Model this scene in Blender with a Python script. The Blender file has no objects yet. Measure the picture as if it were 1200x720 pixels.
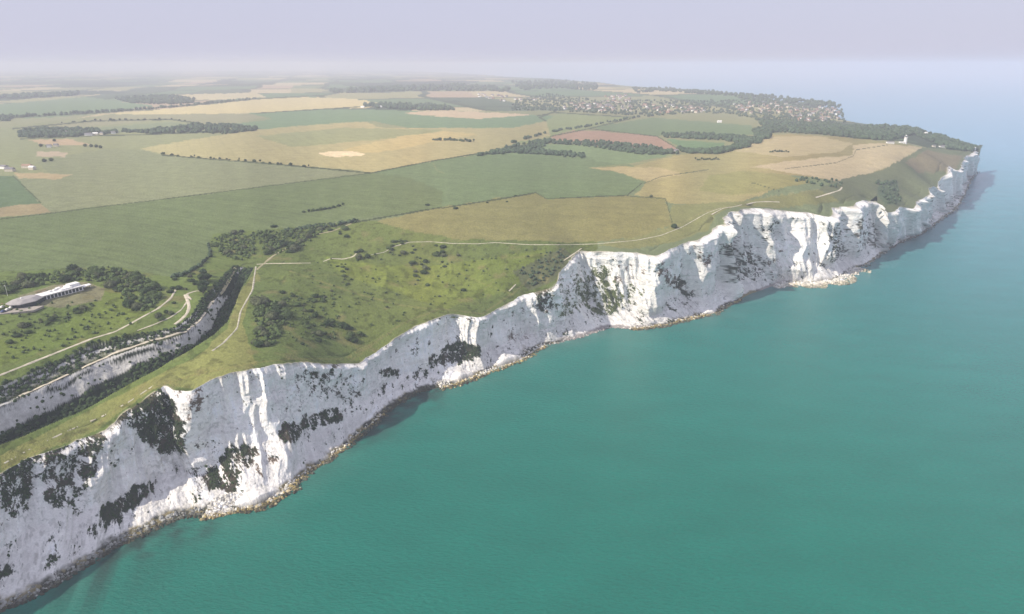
import bpy, bmesh, math, random
import numpy as np
from mathutils import Vector
R_ = random.Random(7); NR = np.random.RandomState(11)
scene = bpy.context.scene; col = scene.collection
# ------------------------------------------------------------------ camera frame
F = 800.0; H = 260.0; PITCH = math.atan2(284, F)
sp, cp = math.sin(PITCH), math.cos(PITCH)
def un(x, y, z):
    """photo direction (x,y) met with the level z -> world X,Y"""
    x = np.asarray(x, float); y = np.asarray(y, float); v = y-360.; down = v*cp+F*sp
    t = (H-z)/down
    return np.stack([(x-600.)*t, (F*cp-v*sp)*t], -1)
def prj(P):
    X, Y, Z = P[..., 0], P[..., 1], P[..., 2]-H
    d = np.maximum(Y*cp-Z*sp, 1e-3); u = -(Y*sp+Z*cp)
    return X/d*F+600., u/d*F+360.
# ------------------------------------------------------------------ noise
def _h(ix, iy, iz, seed):
    n = (ix.astype(np.int64)*374761393+iy.astype(np.int64)*668265263+iz.astype(np.int64)*2147483647+seed*1274126177) & 0xffffffff
    n = ((n ^ (n >> 13))*1274126177) & 0xffffffff
    n = ((n ^ (n >> 16))*2246822519) & 0xffffffff
    return ((n ^ (n >> 15)) & 0xffffff)/float(0xffffff)
def noise(x, y, z=0., seed=0):
    x, y, z = np.broadcast_arrays(np.asarray(x, float), np.asarray(y, float), np.asarray(z, float))
    ix, iy, iz = np.floor(x), np.floor(y), np.floor(z)
    fx, fy, fz = x-ix, y-iy, z-iz
    fx = fx*fx*(3-2*fx); fy = fy*fy*(3-2*fy); fz = fz*fz*(3-2*fz)
    r = 0
    for a in (0, 1):
        for b in (0, 1):
            for c in (0, 1):
                w = (fx if a else 1-fx)*(fy if b else 1-fy)*(fz if c else 1-fz)
                r = r+w*_h(ix+a, iy+b, iz+c, seed)
    return r*2-1
def fbm(x, y, z=0., o=4, seed=0, g=.5):
    r = 0; a = 1; n = 0
    for i in range(o):
        r = r+a*noise(np.asarray(x)*2**i, np.asarray(y)*2**i, np.asarray(z)*2**i, seed+i*17); n += a; a *= g
    return r/n
def sst(a, b, x):
    t = np.clip((x-a)/(b-a), 0, 1); return t*t*(3-2*t)
# ------------------------------------------------------------------ tracing data
# cliff top x,y / waterline x,y / height of the cliff top
A = [(-420,760,-420,900,56),(-200,650,-200,815,56),(-60,582,-60,748,55),(0,552,-5,716,51),(27,536,35,702,51),(75,520,85,672,50),(117,502,130,643,51),
(160,472,185,616,59),(192,450,225,602,65),(207,454,245,604,64),(225,454,262,600,63),(262,439,300,592,67),(300,430,335,573,66),(340,424,365,550,64),
(380,425,405,524,54),(412,424,430,500,43),(445,407,455,482,42),(487,380,490,460,49),(525,367,530,450,51),(560,371,575,434,45),
(590,356,610,421,46),(620,340,637,405,51),(646,334,658,401,56),(658,314,680,396,65),(680,293,715,384,74),(720,292,745,386,78),(766,295,785,379,75),
(800,282,815,373,80),(828,272,838,366,84),(833,262,845,362,91),(845,250,868,350,98),(865,244,890,341,98),(890,241,915,331,94),(940,244,950,332,86),
(965,250,980,328,81),(973,241,990,322,85),(990,236,1002,315,88),(1005,232,1015,311,88),(1020,232,1030,300,80),(1040,250,1050,286,62),
(1065,246,1075,276,54),(1080,238,1095,264,51),(1100,226,1112,252,48),(1098,212,1122,245,65),(1112,201,1128,235,66),
(1126,192,1133,225,74),(1131,182,1140,208,78),(1142,176,1148,200,76)]
A = np.array(A, float)
TOPW = np.array([un(a[0], a[1], a[4]) for a in A]); BASEW = np.array([un(a[2], a[3], 0.) for a in A])
# far, hidden side of the land (x, y, level of the skyline there)
FARC = [(1136,171,70),(1122,168,80),(1100,160,85),(1060,151,88),(1030,147,70),(990,149,45),(990,147,40),(984,141,40),(982,131,70),(970,123,90),(940,119,95),
(900,118,95),(880,112,98),(820,106,100),(780,104,100),(740,101,100),(700,96,100),(640,92,100),(600,90,95),(540,86,90),(480,83,85),(400,80.5,80)]
FARW = np.array([un(a[0], a[1], a[2]) for a in FARC])
LAND = np.vstack([BASEW, FARW, [[-9000, 42000], [-60000, 42000], [-60000, -3000], BASEW[0]+[-3000, -3000]]])
# relief control points (x, y, z)
CT = [(-100,470,79),(-300,500,80),(0,430,77),(60,405,77),(110,390,77),(160,372,79),(200,350,80),(60,352,88),(0,370,88),(0,300,93),(150,285,94),(0,200,100),(-300,300,96),(-300,150,100),
(150,200,100),(300,250,95),(240,280,88),(245,320,82),(270,295,82),(300,305,78),(350,280,84),(400,262,90),
(310,330,72),(330,370,70),(300,400,66),(350,400,62),(340,320,76),(400,300,76),(400,350,63),(450,330,62),(440,375,54),(490,350,54),(540,345,52),(590,335,56),(500,310,66),(560,310,66),(610,300,72),
(550,288,78),(470,285,80),(650,290,80),(620,312,66),(520,262,90),(620,255,92),(720,265,88),(790,262,90),(830,245,96),(740,228,98),(880,225,102),(950,228,98),(990,215,96),(1040,232,76),(1040,212,84),(1070,232,66),(1085,215,78),(1100,195,84),
(1060,190,98),(1090,180,98),(1060,166,106),(1000,180,106),(930,165,108),(900,200,106),(850,195,106),(800,180,102),(750,200,100),(680,180,98),(600,200,100),(450,200,102),(430,160,108),(600,150,106),(300,160,106),(150,160,100),
(850,150,104),(750,150,100),(650,135,104),(500,135,106),(700,125,98),(800,125,100),(920,130,92),(960,140,80),(860,112,112),(800,108,112),(740,104,116),(650,97,120),(600,93,122),(500,92,120),(350,95,118),(200,105,112),(350,115,110),(100,115,108),(0,105,112),(100,90,120),(300,84,122),(0,84,124),(-300,90,120),(-300,84,124)]
EX = [(a[0]-3, a[1]-3, a[4]) for a in A if a[0] > -300]
CP = np.array([(x, y, z) for x, y, z in CT]+EX+[(x, y-1.0, z) for x, y, z in FARC if z > 60], float)
def q2(XY):
    X, Y = XY[..., 0], XY[..., 1]; r = np.hypot(X, Y)+1
    return np.stack([np.arctan2(X, Y), np.log(r)*.8], -1)
CQ = q2(un(CP[:, 0], CP[:, 1], CP[:, 2])); CC = .02
def kern(a, b): return np.sqrt(((a[:, None]-b[None])**2).sum(-1)+CC*CC)
M_ = kern(CQ, CQ)-np.eye(len(CQ))*.004
W_ = np.linalg.solve(np.vstack([np.hstack([M_, np.ones((len(CQ), 1))]), np.hstack([np.ones(len(CQ)), [0]])]), np.append(CP[:, 2], 0))
def base_z(XY):
    Q = q2(XY).reshape(-1, 2); out = np.empty(len(Q))
    for i in range(0, len(Q), 60000): out[i:i+60000] = kern(Q[i:i+60000], CQ)@W_[:-1]+W_[-1]
    return out.reshape(XY.shape[:-1])
def polydist(P, L, closed=False):
    """distance to polyline L, signed side, arclength"""
    P = P.reshape(-1, 2); best = np.full(len(P), 1e18); side = np.ones(len(P)); ss = np.zeros(len(P)); acc = 0
    n = len(L)-(0 if closed else 1)
    for i in range(n):
        a, b = L[i], L[(i+1) % len(L)]; ab = b-a; l2 = (ab**2).sum()+1e-9
        t = np.clip(((P-a)@ab)/l2, 0, 1); q = P-a-t[:, None]*ab; d = (q**2).sum(1)
        m = d < best; best[m] = d[m]; side[m] = np.sign(ab[0]*(P[m, 1]-a[1])-ab[1]*(P[m, 0]-a[0])); ss[m] = acc+t[m]*math.sqrt(l2); acc += math.sqrt(l2)
    return np.sqrt(best), side, ss
def inpoly(x, y, poly):
    r = np.zeros(x.shape, bool); p = np.asarray(poly, float)
    m = (x >= p[:, 0].min()) & (x <= p[:, 0].max()) & (y >= p[:, 1].min()) & (y <= p[:, 1].max())
    xs, ys = x[m], y[m]; rr = np.zeros(xs.shape, bool)
    for i in range(len(p)):
        x1, y1 = p[i]; x2, y2 = p[i-1]
        if y1 == y2: continue
        rr ^= ((y1 > ys) != (y2 > ys)) & (xs < (x2-x1)*(ys-y1)/(y2-y1)+x1)
    r[m] = rr; return r
# the old cutting on the left: crest of the sea-side bank and rim of the inland slope
CR = [(-420,730,50),(-200,625,50),(-100,580,50),(0,533,50),(75,498,51),(130,469,56),(185,443,61),(225,423,62),(252,402,64),(268,385,66),(277,365,68),(283,345,70),(293,325,73),(298,314,76)]
TL = [(-420,640,71),(-200,535,71),(-100,499,71),(0,454,71),(50,433,71),(87,416,72),(112,406,72),(135,400,73),(155,394,74),(180,389,75),(205,383,76),(223,370,77),(237,352,77),(251,337,78),(263,323,79),(274,312,79)]
CRW = np.array([un(*c) for c in CR]); TLW = np.array([un(*c) for c in TL])
TPOLY = np.vstack([CRW, TLW[::-1]])
def arc(L): return np.concatenate([[0], np.cumsum(np.hypot(*(L[1:]-L[:-1]).T))])
CRS, TLS = arc(CRW), arc(TLW)
def zfun(XY):
    shp = XY.shape[:-1]; P = XY.reshape(-1, 2); z = base_z(P)
    R = np.hypot(P[:, 0], P[:, 1])
    rough = sst(1400, 300, R)
    z = z+1.6*fbm(P[:, 0]/70, P[:, 1]/70, 0, 4, 5)*(.4+.6*rough)+.35*fbm(P[:, 0]/9, P[:, 1]/9, 0, 3, 9)*rough
    z = z+sst(1500, 6000, R)*9*fbm(P[:, 0]/1500, P[:, 1]/1500, 0, 3, 3)
    hx, hy = un(450, 325, 66.); gw = np.exp(-(((P[:, 0]-hx)/95)**2+((P[:, 1]-hy)/75)**2)**1.5); z = z+gw*(4.5*fbm(P[:, 0]/38, P[:, 1]/38, 0, 3, 25)+1.8*(1-2*np.abs(noise(P[:, 0]/22, P[:, 1]/22, 0, 26))))
    m = inpoly(P[:, 0], P[:, 1], TPOLY)
    if m.any():
        Q = P[m]
        d1, _, s1 = polydist(Q, CRW); d2, _, s2 = polydist(Q, TLW)
        zc = np.interp(s1, CRS, [c[2] for c in CR]); zr = np.interp(s2, TLS, [c[2] for c in TL])
        t = d1/(d1+d2+1e-6)
        t = np.clip(t+.05*fbm(Q[:, 0]/14, Q[:, 1]/14, 0, 3, 21)*np.sin(t*math.pi), 0, 1)
        dep = 7*sst(CRS[-1], CRS[-1]-60, s1)+1
        fl = zc-dep
        prof = np.interp(t, [0, .17, .25, .45, .72, .80, 1.0], [0, -.9, -1, -.82, .55, .57, 1])
        zz = np.where(t < .25, zc+prof*dep, fl+(prof+1)/2*(zr-fl))
        zz = zz+.8*fbm(Q[:, 0]/6, Q[:, 1]/6, 0, 3, 33)*np.sin(t*math.pi)
        z[m] = zz
    return z.reshape(shp)
def hit(x, y, it=14):
    x = np.asarray(x, float); y = np.asarray(y, float); z = np.full(np.broadcast(x, y).shape, 85.)
    for _ in range(it):
        P = un(x, y, z); z = .5*z+.5*zfun(P)
    P = un(x, y, z); return np.concatenate([P, z[..., None]], -1)
# ------------------------------------------------------------------ materials
def mat(name, rgb=(.5, .5, .5), rough=.9, attr=None, nz=None, bump=None, spec=.2, metal=0., var=.12):
    m = bpy.data.materials.new(name); m.use_nodes = True; nt = m.node_tree; N = nt.nodes; L = nt.links
    b = N['Principled BSDF']; b.inputs['Roughness'].default_value = rough; b.inputs['Specular IOR Level'].default_value = spec; b.inputs['Metallic'].default_value = metal
    tc = N.new('ShaderNodeTexCoord')
    if attr: c = N.new('ShaderNodeVertexColor'); c.layer_name = attr; out = c.outputs['Color']
    else: c = N.new('ShaderNodeRGB'); c.outputs[0].default_value = (*rgb, 1); out = c.outputs[0]
    for i, (sc, amt) in enumerate(nz or [(.8, var)]):
        t = N.new('ShaderNodeTexNoise'); t.inputs['Scale'].default_value = sc; t.inputs['Detail'].default_value = 4; L.new(tc.outputs['Object'], t.inputs['Vector'])
        r = N.new('ShaderNodeMapRange'); r.inputs['From Min'].default_value = .3; r.inputs['From Max'].default_value = .7; r.inputs['To Min'].default_value = 1-amt; r.inputs['To Max'].default_value = 1+amt
        L.new(t.outputs['Fac'], r.inputs['Value'])
        mx = N.new('ShaderNodeVectorMath'); mx.operation = 'SCALE'; L.new(out, mx.inputs[0]); L.new(r.outputs[0], mx.inputs['Scale']); out = mx.outputs[0]
    L.new(out, b.inputs['Base Color'])
    if bump:
        t = N.new('ShaderNodeTexNoise'); t.inputs['Scale'].default_value = bump[0]; t.inputs['Detail'].default_value = 6; L.new(tc.outputs['Object'], t.inputs['Vector'])
        bp = N.new('ShaderNodeBump'); bp.inputs['Strength'].default_value = bump[1]; bp.inputs['Distance'].default_value = bump[2]; L.new(t.outputs['Fac'], bp.inputs['Height']); L.new(bp.outputs[0], b.inputs['Normal'])
    return m
M = {
 'ground': mat('grassland', attr='Col', nz=[(.35, .16), (.06, .10), (1.6, .14)], bump=(.5, .7, .9), spec=.05),
 'chalk': mat('chalk_rock', attr='Col', nz=[(.25, .07), (1.1, .10)], bump=(.45, .55, 1.4), spec=.08),
 'path': mat('trodden_chalk', (.52, .47, .37), nz=[(.3, .22)], spec=.05),
 'worn': mat('worn_chalk', (.44, .41, .32), nz=[(.3, .3)], spec=.05),
 'track': mat('trodden_earth', (.30, .27, .17), nz=[(.3, .2)], spec=.05),
 'leafA': mat('leaf_dark', (.042, .066, .028), nz=[(.5, .35)], spec=.1),
 'leafB': mat('leaf_mid', (.075, .108, .040), nz=[(.5, .35)], spec=.1),
 'leafC': mat('leaf_grey', (.10, .115, .062), nz=[(.5, .35)], spec=.1),
 'wood': mat('leaf_wood', (.058, .086, .050), nz=[(.03, .3), (.3, .4)], spec=.05),
 'bark': mat('bark', (.09, .07, .05)),
 'boulder': mat('boulder', attr='Col', nz=[(1.2, .25)], spec=.1),
 'white': mat('white_render', (.78, .77, .74), rough=.7, var=.05),
 'roofgrey': mat('grey_membrane_roof', (.34, .32, .31), rough=.6, nz=[(.4, .1)]),
 'glass': mat('dark_glass', (.03, .04, .05), rough=.1, spec=.5),
 'redroof': mat('red_tile', (.25, .16, .13), nz=[(.9, .2)]),
 'greyroof': mat('slate', (.20, .19, .20), nz=[(.9, .2)]),
 'brick': mat('brick', (.33, .22, .16), nz=[(.9, .15)]),
 'cream': mat('cream_render', (.62, .56, .46), nz=[(.9, .08)]),
 'stone': mat('paving_stone', (.33, .30, .26), nz=[(.5, .15)]),
 'timber': mat('timber', (.24, .15, .08), nz=[(2, .2)]),
 'paintred': mat('car_red', (.35, .04, .03), rough=.3, spec=.5), 'paintblue': mat('car_blue', (.05, .08, .2), rough=.3, spec=.5), 'paintsilver': mat('car_silver', (.5, .5, .52), rough=.3, spec=.5, metal=.3),
 'tyre': mat('rubber', (.02, .02, .02)),
}
nt = M['chalk'].node_tree; N = nt.nodes; L = nt.links; tc = N.new('ShaderNodeTexCoord'); mp = N.new('ShaderNodeMapping'); mp.inputs['Scale'].default_value = (1, 1, .13); L.new(tc.outputs['Object'], mp.inputs[0])
t = N.new('ShaderNodeTexNoise'); t.inputs['Scale'].default_value = .75; t.inputs['Detail'].default_value = 5; t.inputs['Roughness'].default_value = .65; L.new(mp.outputs[0], t.inputs['Vector'])
b2 = N.new('ShaderNodeBump'); b2.inputs['Strength'].default_value = .7; b2.inputs['Distance'].default_value = 1.2; L.new(t.outputs['Fac'], b2.inputs['Height']); b1 = [n for n in N if n.type == 'BUMP' and n != b2][0]; L.new(b2.outputs[0], b1.inputs['Normal'])
# ------------------------------------------------------------------ mesh helpers
def npmesh(name, V, Fq, m, colr=None, smooth=True, tri=False):
    me = bpy.data.meshes.new(name); k = 3 if tri else 4
    me.vertices.add(len(V)); me.vertices.foreach_set('co', np.ascontiguousarray(V, np.float32).ravel())
    me.loops.add(len(Fq)*k); me.loops.foreach_set('vertex_index', np.ascontiguousarray(Fq, np.int32).ravel())
    me.polygons.add(len(Fq)); me.polygons.foreach_set('loop_start', np.arange(0, len(Fq)*k, k, dtype=np.int32)); me.polygons.foreach_set('loop_total', np.full(len(Fq), k, np.int32))
    me.polygons.foreach_set('use_smooth', np.full(len(Fq), smooth, bool))
    if colr is not None:
        a = me.color_attributes.new('Col', 'FLOAT_COLOR', 'POINT')
        a.data.foreach_set('color', np.hstack([colr, np.ones((len(colr), 1))]).astype(np.float32).ravel())
    me.update(calc_edges=True); me.materials.append(m)
    return me
def link(name, me, parent=None):
    o = bpy.data.objects.new(name, me); col.objects.link(o)
    if parent: o.parent = parent
    return o
def tag(o, label=None, cat=None, group=None, kind=None):
    if label: o['label'] = label
    if cat: o['category'] = cat
    if group: o['group'] = group
    if kind: o['kind'] = kind
    return o
def empty(name, loc, rz=0.):
    o = bpy.data.objects.new(name, None); col.objects.link(o); o.location = loc; o.rotation_euler = (0, 0, rz); o.empty_display_size = .5
    return o
def grid_faces(nr, nc, mask=None):
    i = np.arange(nr*nc).reshape(nr, nc)
    f = np.stack([i[:-1, :-1], i[:-1, 1:], i[1:, 1:], i[1:, :-1]], -1).reshape(-1, 4)
    return f if mask is None else f[mask.ravel()]
def bmobj(name, bm, m, parent=None, smooth=False):
    me = bpy.data.meshes.new(name); bmesh.ops.recalc_face_normals(bm, faces=bm.faces); bm.to_mesh(me); bm.free()
    for p in me.polygons: p.use_smooth = smooth
    for mm in (m if isinstance(m, list) else [m]): me.materials.append(mm)
    return link(name, me, parent)
def box(bm, cx, cy, z0, lx, ly, lz, rz=0.):
    vs = []
    for dz in (0, lz):
        for sx, sy in ((-1, -1), (1, -1), (1, 1), (-1, 1)):
            x, y = sx*lx/2, sy*ly/2
            vs.append(bm.verts.new((cx+x*math.cos(rz)-y*math.sin(rz), cy+x*math.sin(rz)+y*math.cos(rz), z0+dz)))
    for f in ((0, 3, 2, 1), (4, 5, 6, 7), (0, 1, 5, 4), (1, 2, 6, 5), (2, 3, 7, 6), (3, 0, 4, 7)): bm.faces.new([vs[k] for k in f])
def gable(bm, lx, ly, z0, h, over=.35):
    a, b = lx/2+over, ly/2+over
    v = [bm.verts.new(p) for p in ((-a, -b, z0), (a, -b, z0), (a, b, z0), (-a, b, z0), (-a+.2, 0, z0+h), (a-.2, 0, z0+h))]
    for f in ((0, 1, 5, 4), (2, 3, 4, 5), (3, 0, 4), (1, 2, 5), (3, 2, 1, 0)): bm.faces.new([v[k] for k in f])
def prism(bm, pts, z0, z1):
    a = [bm.verts.new((x, y, z0)) for x, y in pts]; b = [bm.verts.new((x, y, z1)) for x, y in pts]; n = len(pts)
    bm.faces.new(a[::-1]); bm.faces.new(b)
    for i in range(n): bm.faces.new([a[i], a[(i+1) % n], b[(i+1) % n], b[i]])
def tube(bm, p0, p1, r0, r1, n=10):
    p0, p1 = Vector(p0), Vector(p1); d = (p1-p0).normalized(); u = d.orthogonal().normalized(); w = d.cross(u)
    a = [bm.verts.new(p0+(u*math.cos(2*math.pi*k/n)+w*math.sin(2*math.pi*k/n))*r0) for k in range(n)]
    b = [bm.verts.new(p1+(u*math.cos(2*math.pi*k/n)+w*math.sin(2*math.pi*k/n))*r1) for k in range(n)]
    bm.faces.new(a[::-1]); bm.faces.new(b)
    for k in range(n): bm.faces.new([a[k], a[(k+1) % n], b[(k+1) % n], b[k]])
# ------------------------------------------------------------------ GROUND
FIELDS = [ # (colour, polygon in photo outline, unevenness)
 ((.22,.23,.13),[(-350,180),(-100,165),(0,150),(130,134),(300,132),(640,130),(900,130),(1000,160),(800,200),(500,215),(0,260),(-350,300)],.10),
 ((.15,.205,.12),[(-350,118),(0,122),(100,114),(180,124),(130,132),(60,138),(15,139),(0,139),(-350,145)],.06),
 ((.50,.43,.25),[(130,134),(200,127),(300,117),(335,114),(400,115),(430,118),(448,123),(430,127),(395,127),(300,133),(210,134)],.06),
 ((.48,.42,.27),[(195,111),(300,109),(312,114),(250,118),(215,115)],.06),
 ((.25,.245,.155),[(15,150),(100,142),(130,135),(300,133),(330,133),(280,145),(235,145),(200,140),(110,148),(20,152)],.06),
 ((.19,.22,.135),[(110,150),(200,143),(235,147),(115,158)],.06),
 ((.15,.215,.125),[(250,148),(320,140),(290,133),(400,128),(560,132),(650,136),(640,142),(600,150),(480,150),(440,143),(400,144),(300,152)],.06),
 ((.335,.30,.165),[(165,174),(215,165),(300,152),(400,144),(430,143),(445,150),(600,150),(640,142),(660,146),(645,160),(600,170),(570,178),(540,184),(500,190),(435,202),(400,198),(360,195),(290,189),(230,186),(190,181)],.14),
 ((.25,.26,.14),[(300,160),(400,150),(520,152),(500,158),(420,166),(340,172)],.10),
 ((.42,.35,.18),[(400,176),(470,160),(520,154),(560,158),(500,168),(440,180)],.10),
 ((.70,.58,.40),[(374,180),(385,178),(415,177.5),(428,180),(424,183),(400,184),(380,182.5)],.02),
 ((.47,.38,.27),[(465,132),(520,130),(600,133),(625,135),(560,139.5),(500,136)],.05),
 ((.20,.215,.13),[(-350,215),(-100,205),(15,206),(60,203),(40,190),(120,175),(165,175),(190,182),(290,190),(360,196),(435,203),(400,207),(300,220),(180,235),(130,241),(60,250),(0,256),(-350,300)],.08),
 ((.11,.155,.085),[(-350,235),(0,206),(15,206),(48,238),(0,243),(-350,285)],.05),
 ((.27,.225,.14),[(-350,285),(0,243),(48,238),(58,249),(0,256),(-350,305)],.06),
 ((.36,.29,.18),[(18,203),(60,203),(82,205),(70,210),(22,209)],.05),
 ((.40,.33,.25),[(45,178),(80,178.5),(76,184),(43,184)],.05),
 ((.40,.31,.21),[(30,164),(80,163),(108,170),(60,171)],.05),
 ((.128,.162,.078),[(-350,305),(0,256),(60,250),(130,241),(180,235),(300,220),(400,207),(435,203),(500,190),(520,220),(520,243),(420,258),(300,270),(250,275),(244,286),(247,300),(233,313),(213,323),(200,325),(140,313),(60,315),(0,318),(-350,370)],.05),
 ((.142,.188,.098),[(435,203),(500,190),(540,184),(575,180),(620,172),(700,180),(750,197),(758,208),(748,222),(735,229),(700,234),(640,233),(625,226),(560,236),(518,243),(520,225),(480,208)],.05),
 ((.21,.245,.125),[(600,168),(645,160),(640,142),(655,132),(745,138),(692,150),(650,158),(620,168)],.06),
 ((.135,.185,.10),[(690,150),(765,138),(880,147),(885,158),(830,160),(790,158),(770,160),(740,157)],.05),
 ((.17,.225,.12),[(560,182),(630,168),(700,171),(790,181),(730,193),(700,190),(690,183),(640,182)],.05),
 ((.31,.215,.165),[(645,160),(672,153),(700,153),(770,160),(797,176),(780,178),(700,171),(650,164)],.05),
 ((.13,.20,.105),[(780,163),(850,168),(845,175),(810,178),(796,173)],.05),
 ((.30,.285,.15),[(688,196),(740,195),(790,183),(880,172),(900,157),(985,160),(1040,166),(1080,173),(1060,188),(1035,200),(980,212),(930,206),(880,214),(900,226),(870,236),(820,240),(790,238),(745,229),(757,213),(730,204)],.26),
 ((.38,.33,.19),[(690,196),(770,196),(800,205),(760,212),(730,204)],.12),
 ((.25,.25,.115),[(830,206),(870,200),(920,204),(950,214),(900,224),(860,230),(820,224)],.16),
 ((.43,.37,.25),[(880,196),(930,188),(1000,182),(1000,170),(1030,168),(1080,173),(1058,191),(1020,203),(978,212),(935,204)],.08),
 ((.38,.34,.21),[(862,178),(890,160),(960,160),(1000,168),(985,178),(920,184)],.12),
 ((.145,.165,.10),[(978,212),(1035,200),(1080,173),(1140,176),(1130,200),(1105,204),(1103,226),(1070,247),(1040,252),(1025,233),(985,236),(960,222)],.10),
 ((.20,.175,.12),[(1060,190),(1085,176),(1128,184),(1120,198),(1092,203),(1075,203)],.10),
 ((.10,.135,.085),[(1028,214),(1050,211),(1056,238),(1038,241),(1028,230)],.08),
 ((.20,.21,.10),[(788,240),(870,236),(960,222),(985,236),(930,243),(860,243),(835,252),(830,270),(790,285),(740,291),(700,288),(780,268)],.10),
 ((.208,.20,.092),[(440,260),(518,243),(600,230),(628,226),(640,233),(735,229),(780,233),(788,262),(760,275),(700,284),(600,284),(540,281),(500,274),(450,268)],.06),
 # the grassy hollow, rougher
 ((.118,.15,.052),[(-350,370),(0,318),(60,315),(140,313),(200,325),(213,323),(233,313),(247,300),(244,286),(250,275),(300,270),(420,260),(440,260),(500,274),(540,281),(700,284),(700,293),(640,340),(560,375),(420,428),(280,437),(0,560),(-350,740)],.16),
 ((.145,.18,.05),[(380,300),(440,312),(520,310),(640,292),(620,320),(600,340),(520,362),(470,345),(400,322)],.16),
 ((.135,.17,.05),[(110,335),(150,345),(180,365),(120,390),(40,415),(0,430),(0,400),(60,385),(110,360)],.16),
 ((.20,.205,.08),[(0,534),(130,468),(225,422),(268,385),(283,340),(300,318),(312,345),(300,370),(290,400),(300,428),(225,456),(192,449),(117,502),(0,553)],.16),
 ((.12,.155,.055),[(285,380),(300,330),(340,330),(360,380),(420,400),(410,425),(310,422),(290,405)],.18),
 ((.20,.19,.12),[(20,348),(60,335),(100,330),(125,338),(118,352),(70,360),(30,360)],.12),
 ((.115,.13,.07),[(600,318),(660,290),(672,300),(650,330),(620,342)],.18),
]
HOLLOW = [f[1] for f in FIELDS if f[1][0] == (-350, 370)][0]
HEDGES = [ # dark field margins: (points, halfwidth px, colour)
 ([(0,139),(70,135),(130,132),(180,127),(250,121),(300,116),(380,112)],.7),([(15,151),(110,142),(200,140),(235,145)],.8),
 ([(24,163),(120,159),(170,158),(300,153)],.6),([(190,182),(290,190),(360,196),(435,203),(500,190),(550,182),(620,171)],.7),([(300,133),(395,127),(445,124)],.5),
 ([(0,257),(60,250),(130,241),(180,235),(300,220),(435,203)],.45),([(518,244),(600,231),(628,226)],.8),([(420,260),(518,243)],.9),
 ([(213,323),(233,313),(247,300),(244,286)],1.3),([(15,206),(48,238)],.5),([(690,151),(770,160),(797,176)],.5),([(645,160),(690,151),(745,138)],.6),
 ([(628,226),(640,233),(735,229),(752,215)],.6),([(735,230),(780,233),(788,262)],.4),([(920,198),(980,191),(1000,183),(1003,176),(1040,170)],.3),([(755,215),(775,207),(830,199)],.35),
 ([(850,215),(885,215),(915,225)],.2),([(630,136),(650,132),(745,138)],.6),([(345,275),(420,260)],1.0),([(640,142),(632,138),(652,130)],.8)]
TRACKS = [([(435,203),(500,207),(600,212),(700,206)],.4,(.12,.14,.08)),([(330,215),(430,206)],.3,(.12,.14,.08)),([(250,283),(232,282),(229,295),(228,303)],.5,(.10,.13,.06)),([(508,192),(512,200),(520,203)],.6,(.27,.26,.13)),
 ([(340,318),(420,345),(470,358),(500,362)],.9,(.22,.21,.09)),([(500,300),(560,330),(600,345)],.8,(.19,.2,.07)),([(410,424),(440,402),(470,380),(515,362),(565,368),(600,345),(640,310),(660,292)],.9,(.22,.2,.1)),
 ([(560,345),(590,320),(595,303),(640,298)],.5,(.2,.2,.09)),([(0,432),(60,412),(120,392),(165,368)],1.5,(.15,.18,.06)),([(330,325),(400,322),(470,335),(520,330)],.7,(.17,.19,.07)),
 ([(0,548),(60,522),(117,496),(160,462),(225,440),(300,425),(340,421),(405,421),(440,400)],.7,(.25,.22,.1)),([(778,270),(800,262),(820,250),(850,243)],.4,(.3,.27,.15)),([(790,236),(850,232),(900,230),(960,222)],.35,(.3,.27,.15)),([(700,196),(760,190),(800,182)],.4,(.3,.28,.14)),
 ([(0,100),(1,100)],.1,(.2,.2,.1))]
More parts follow.
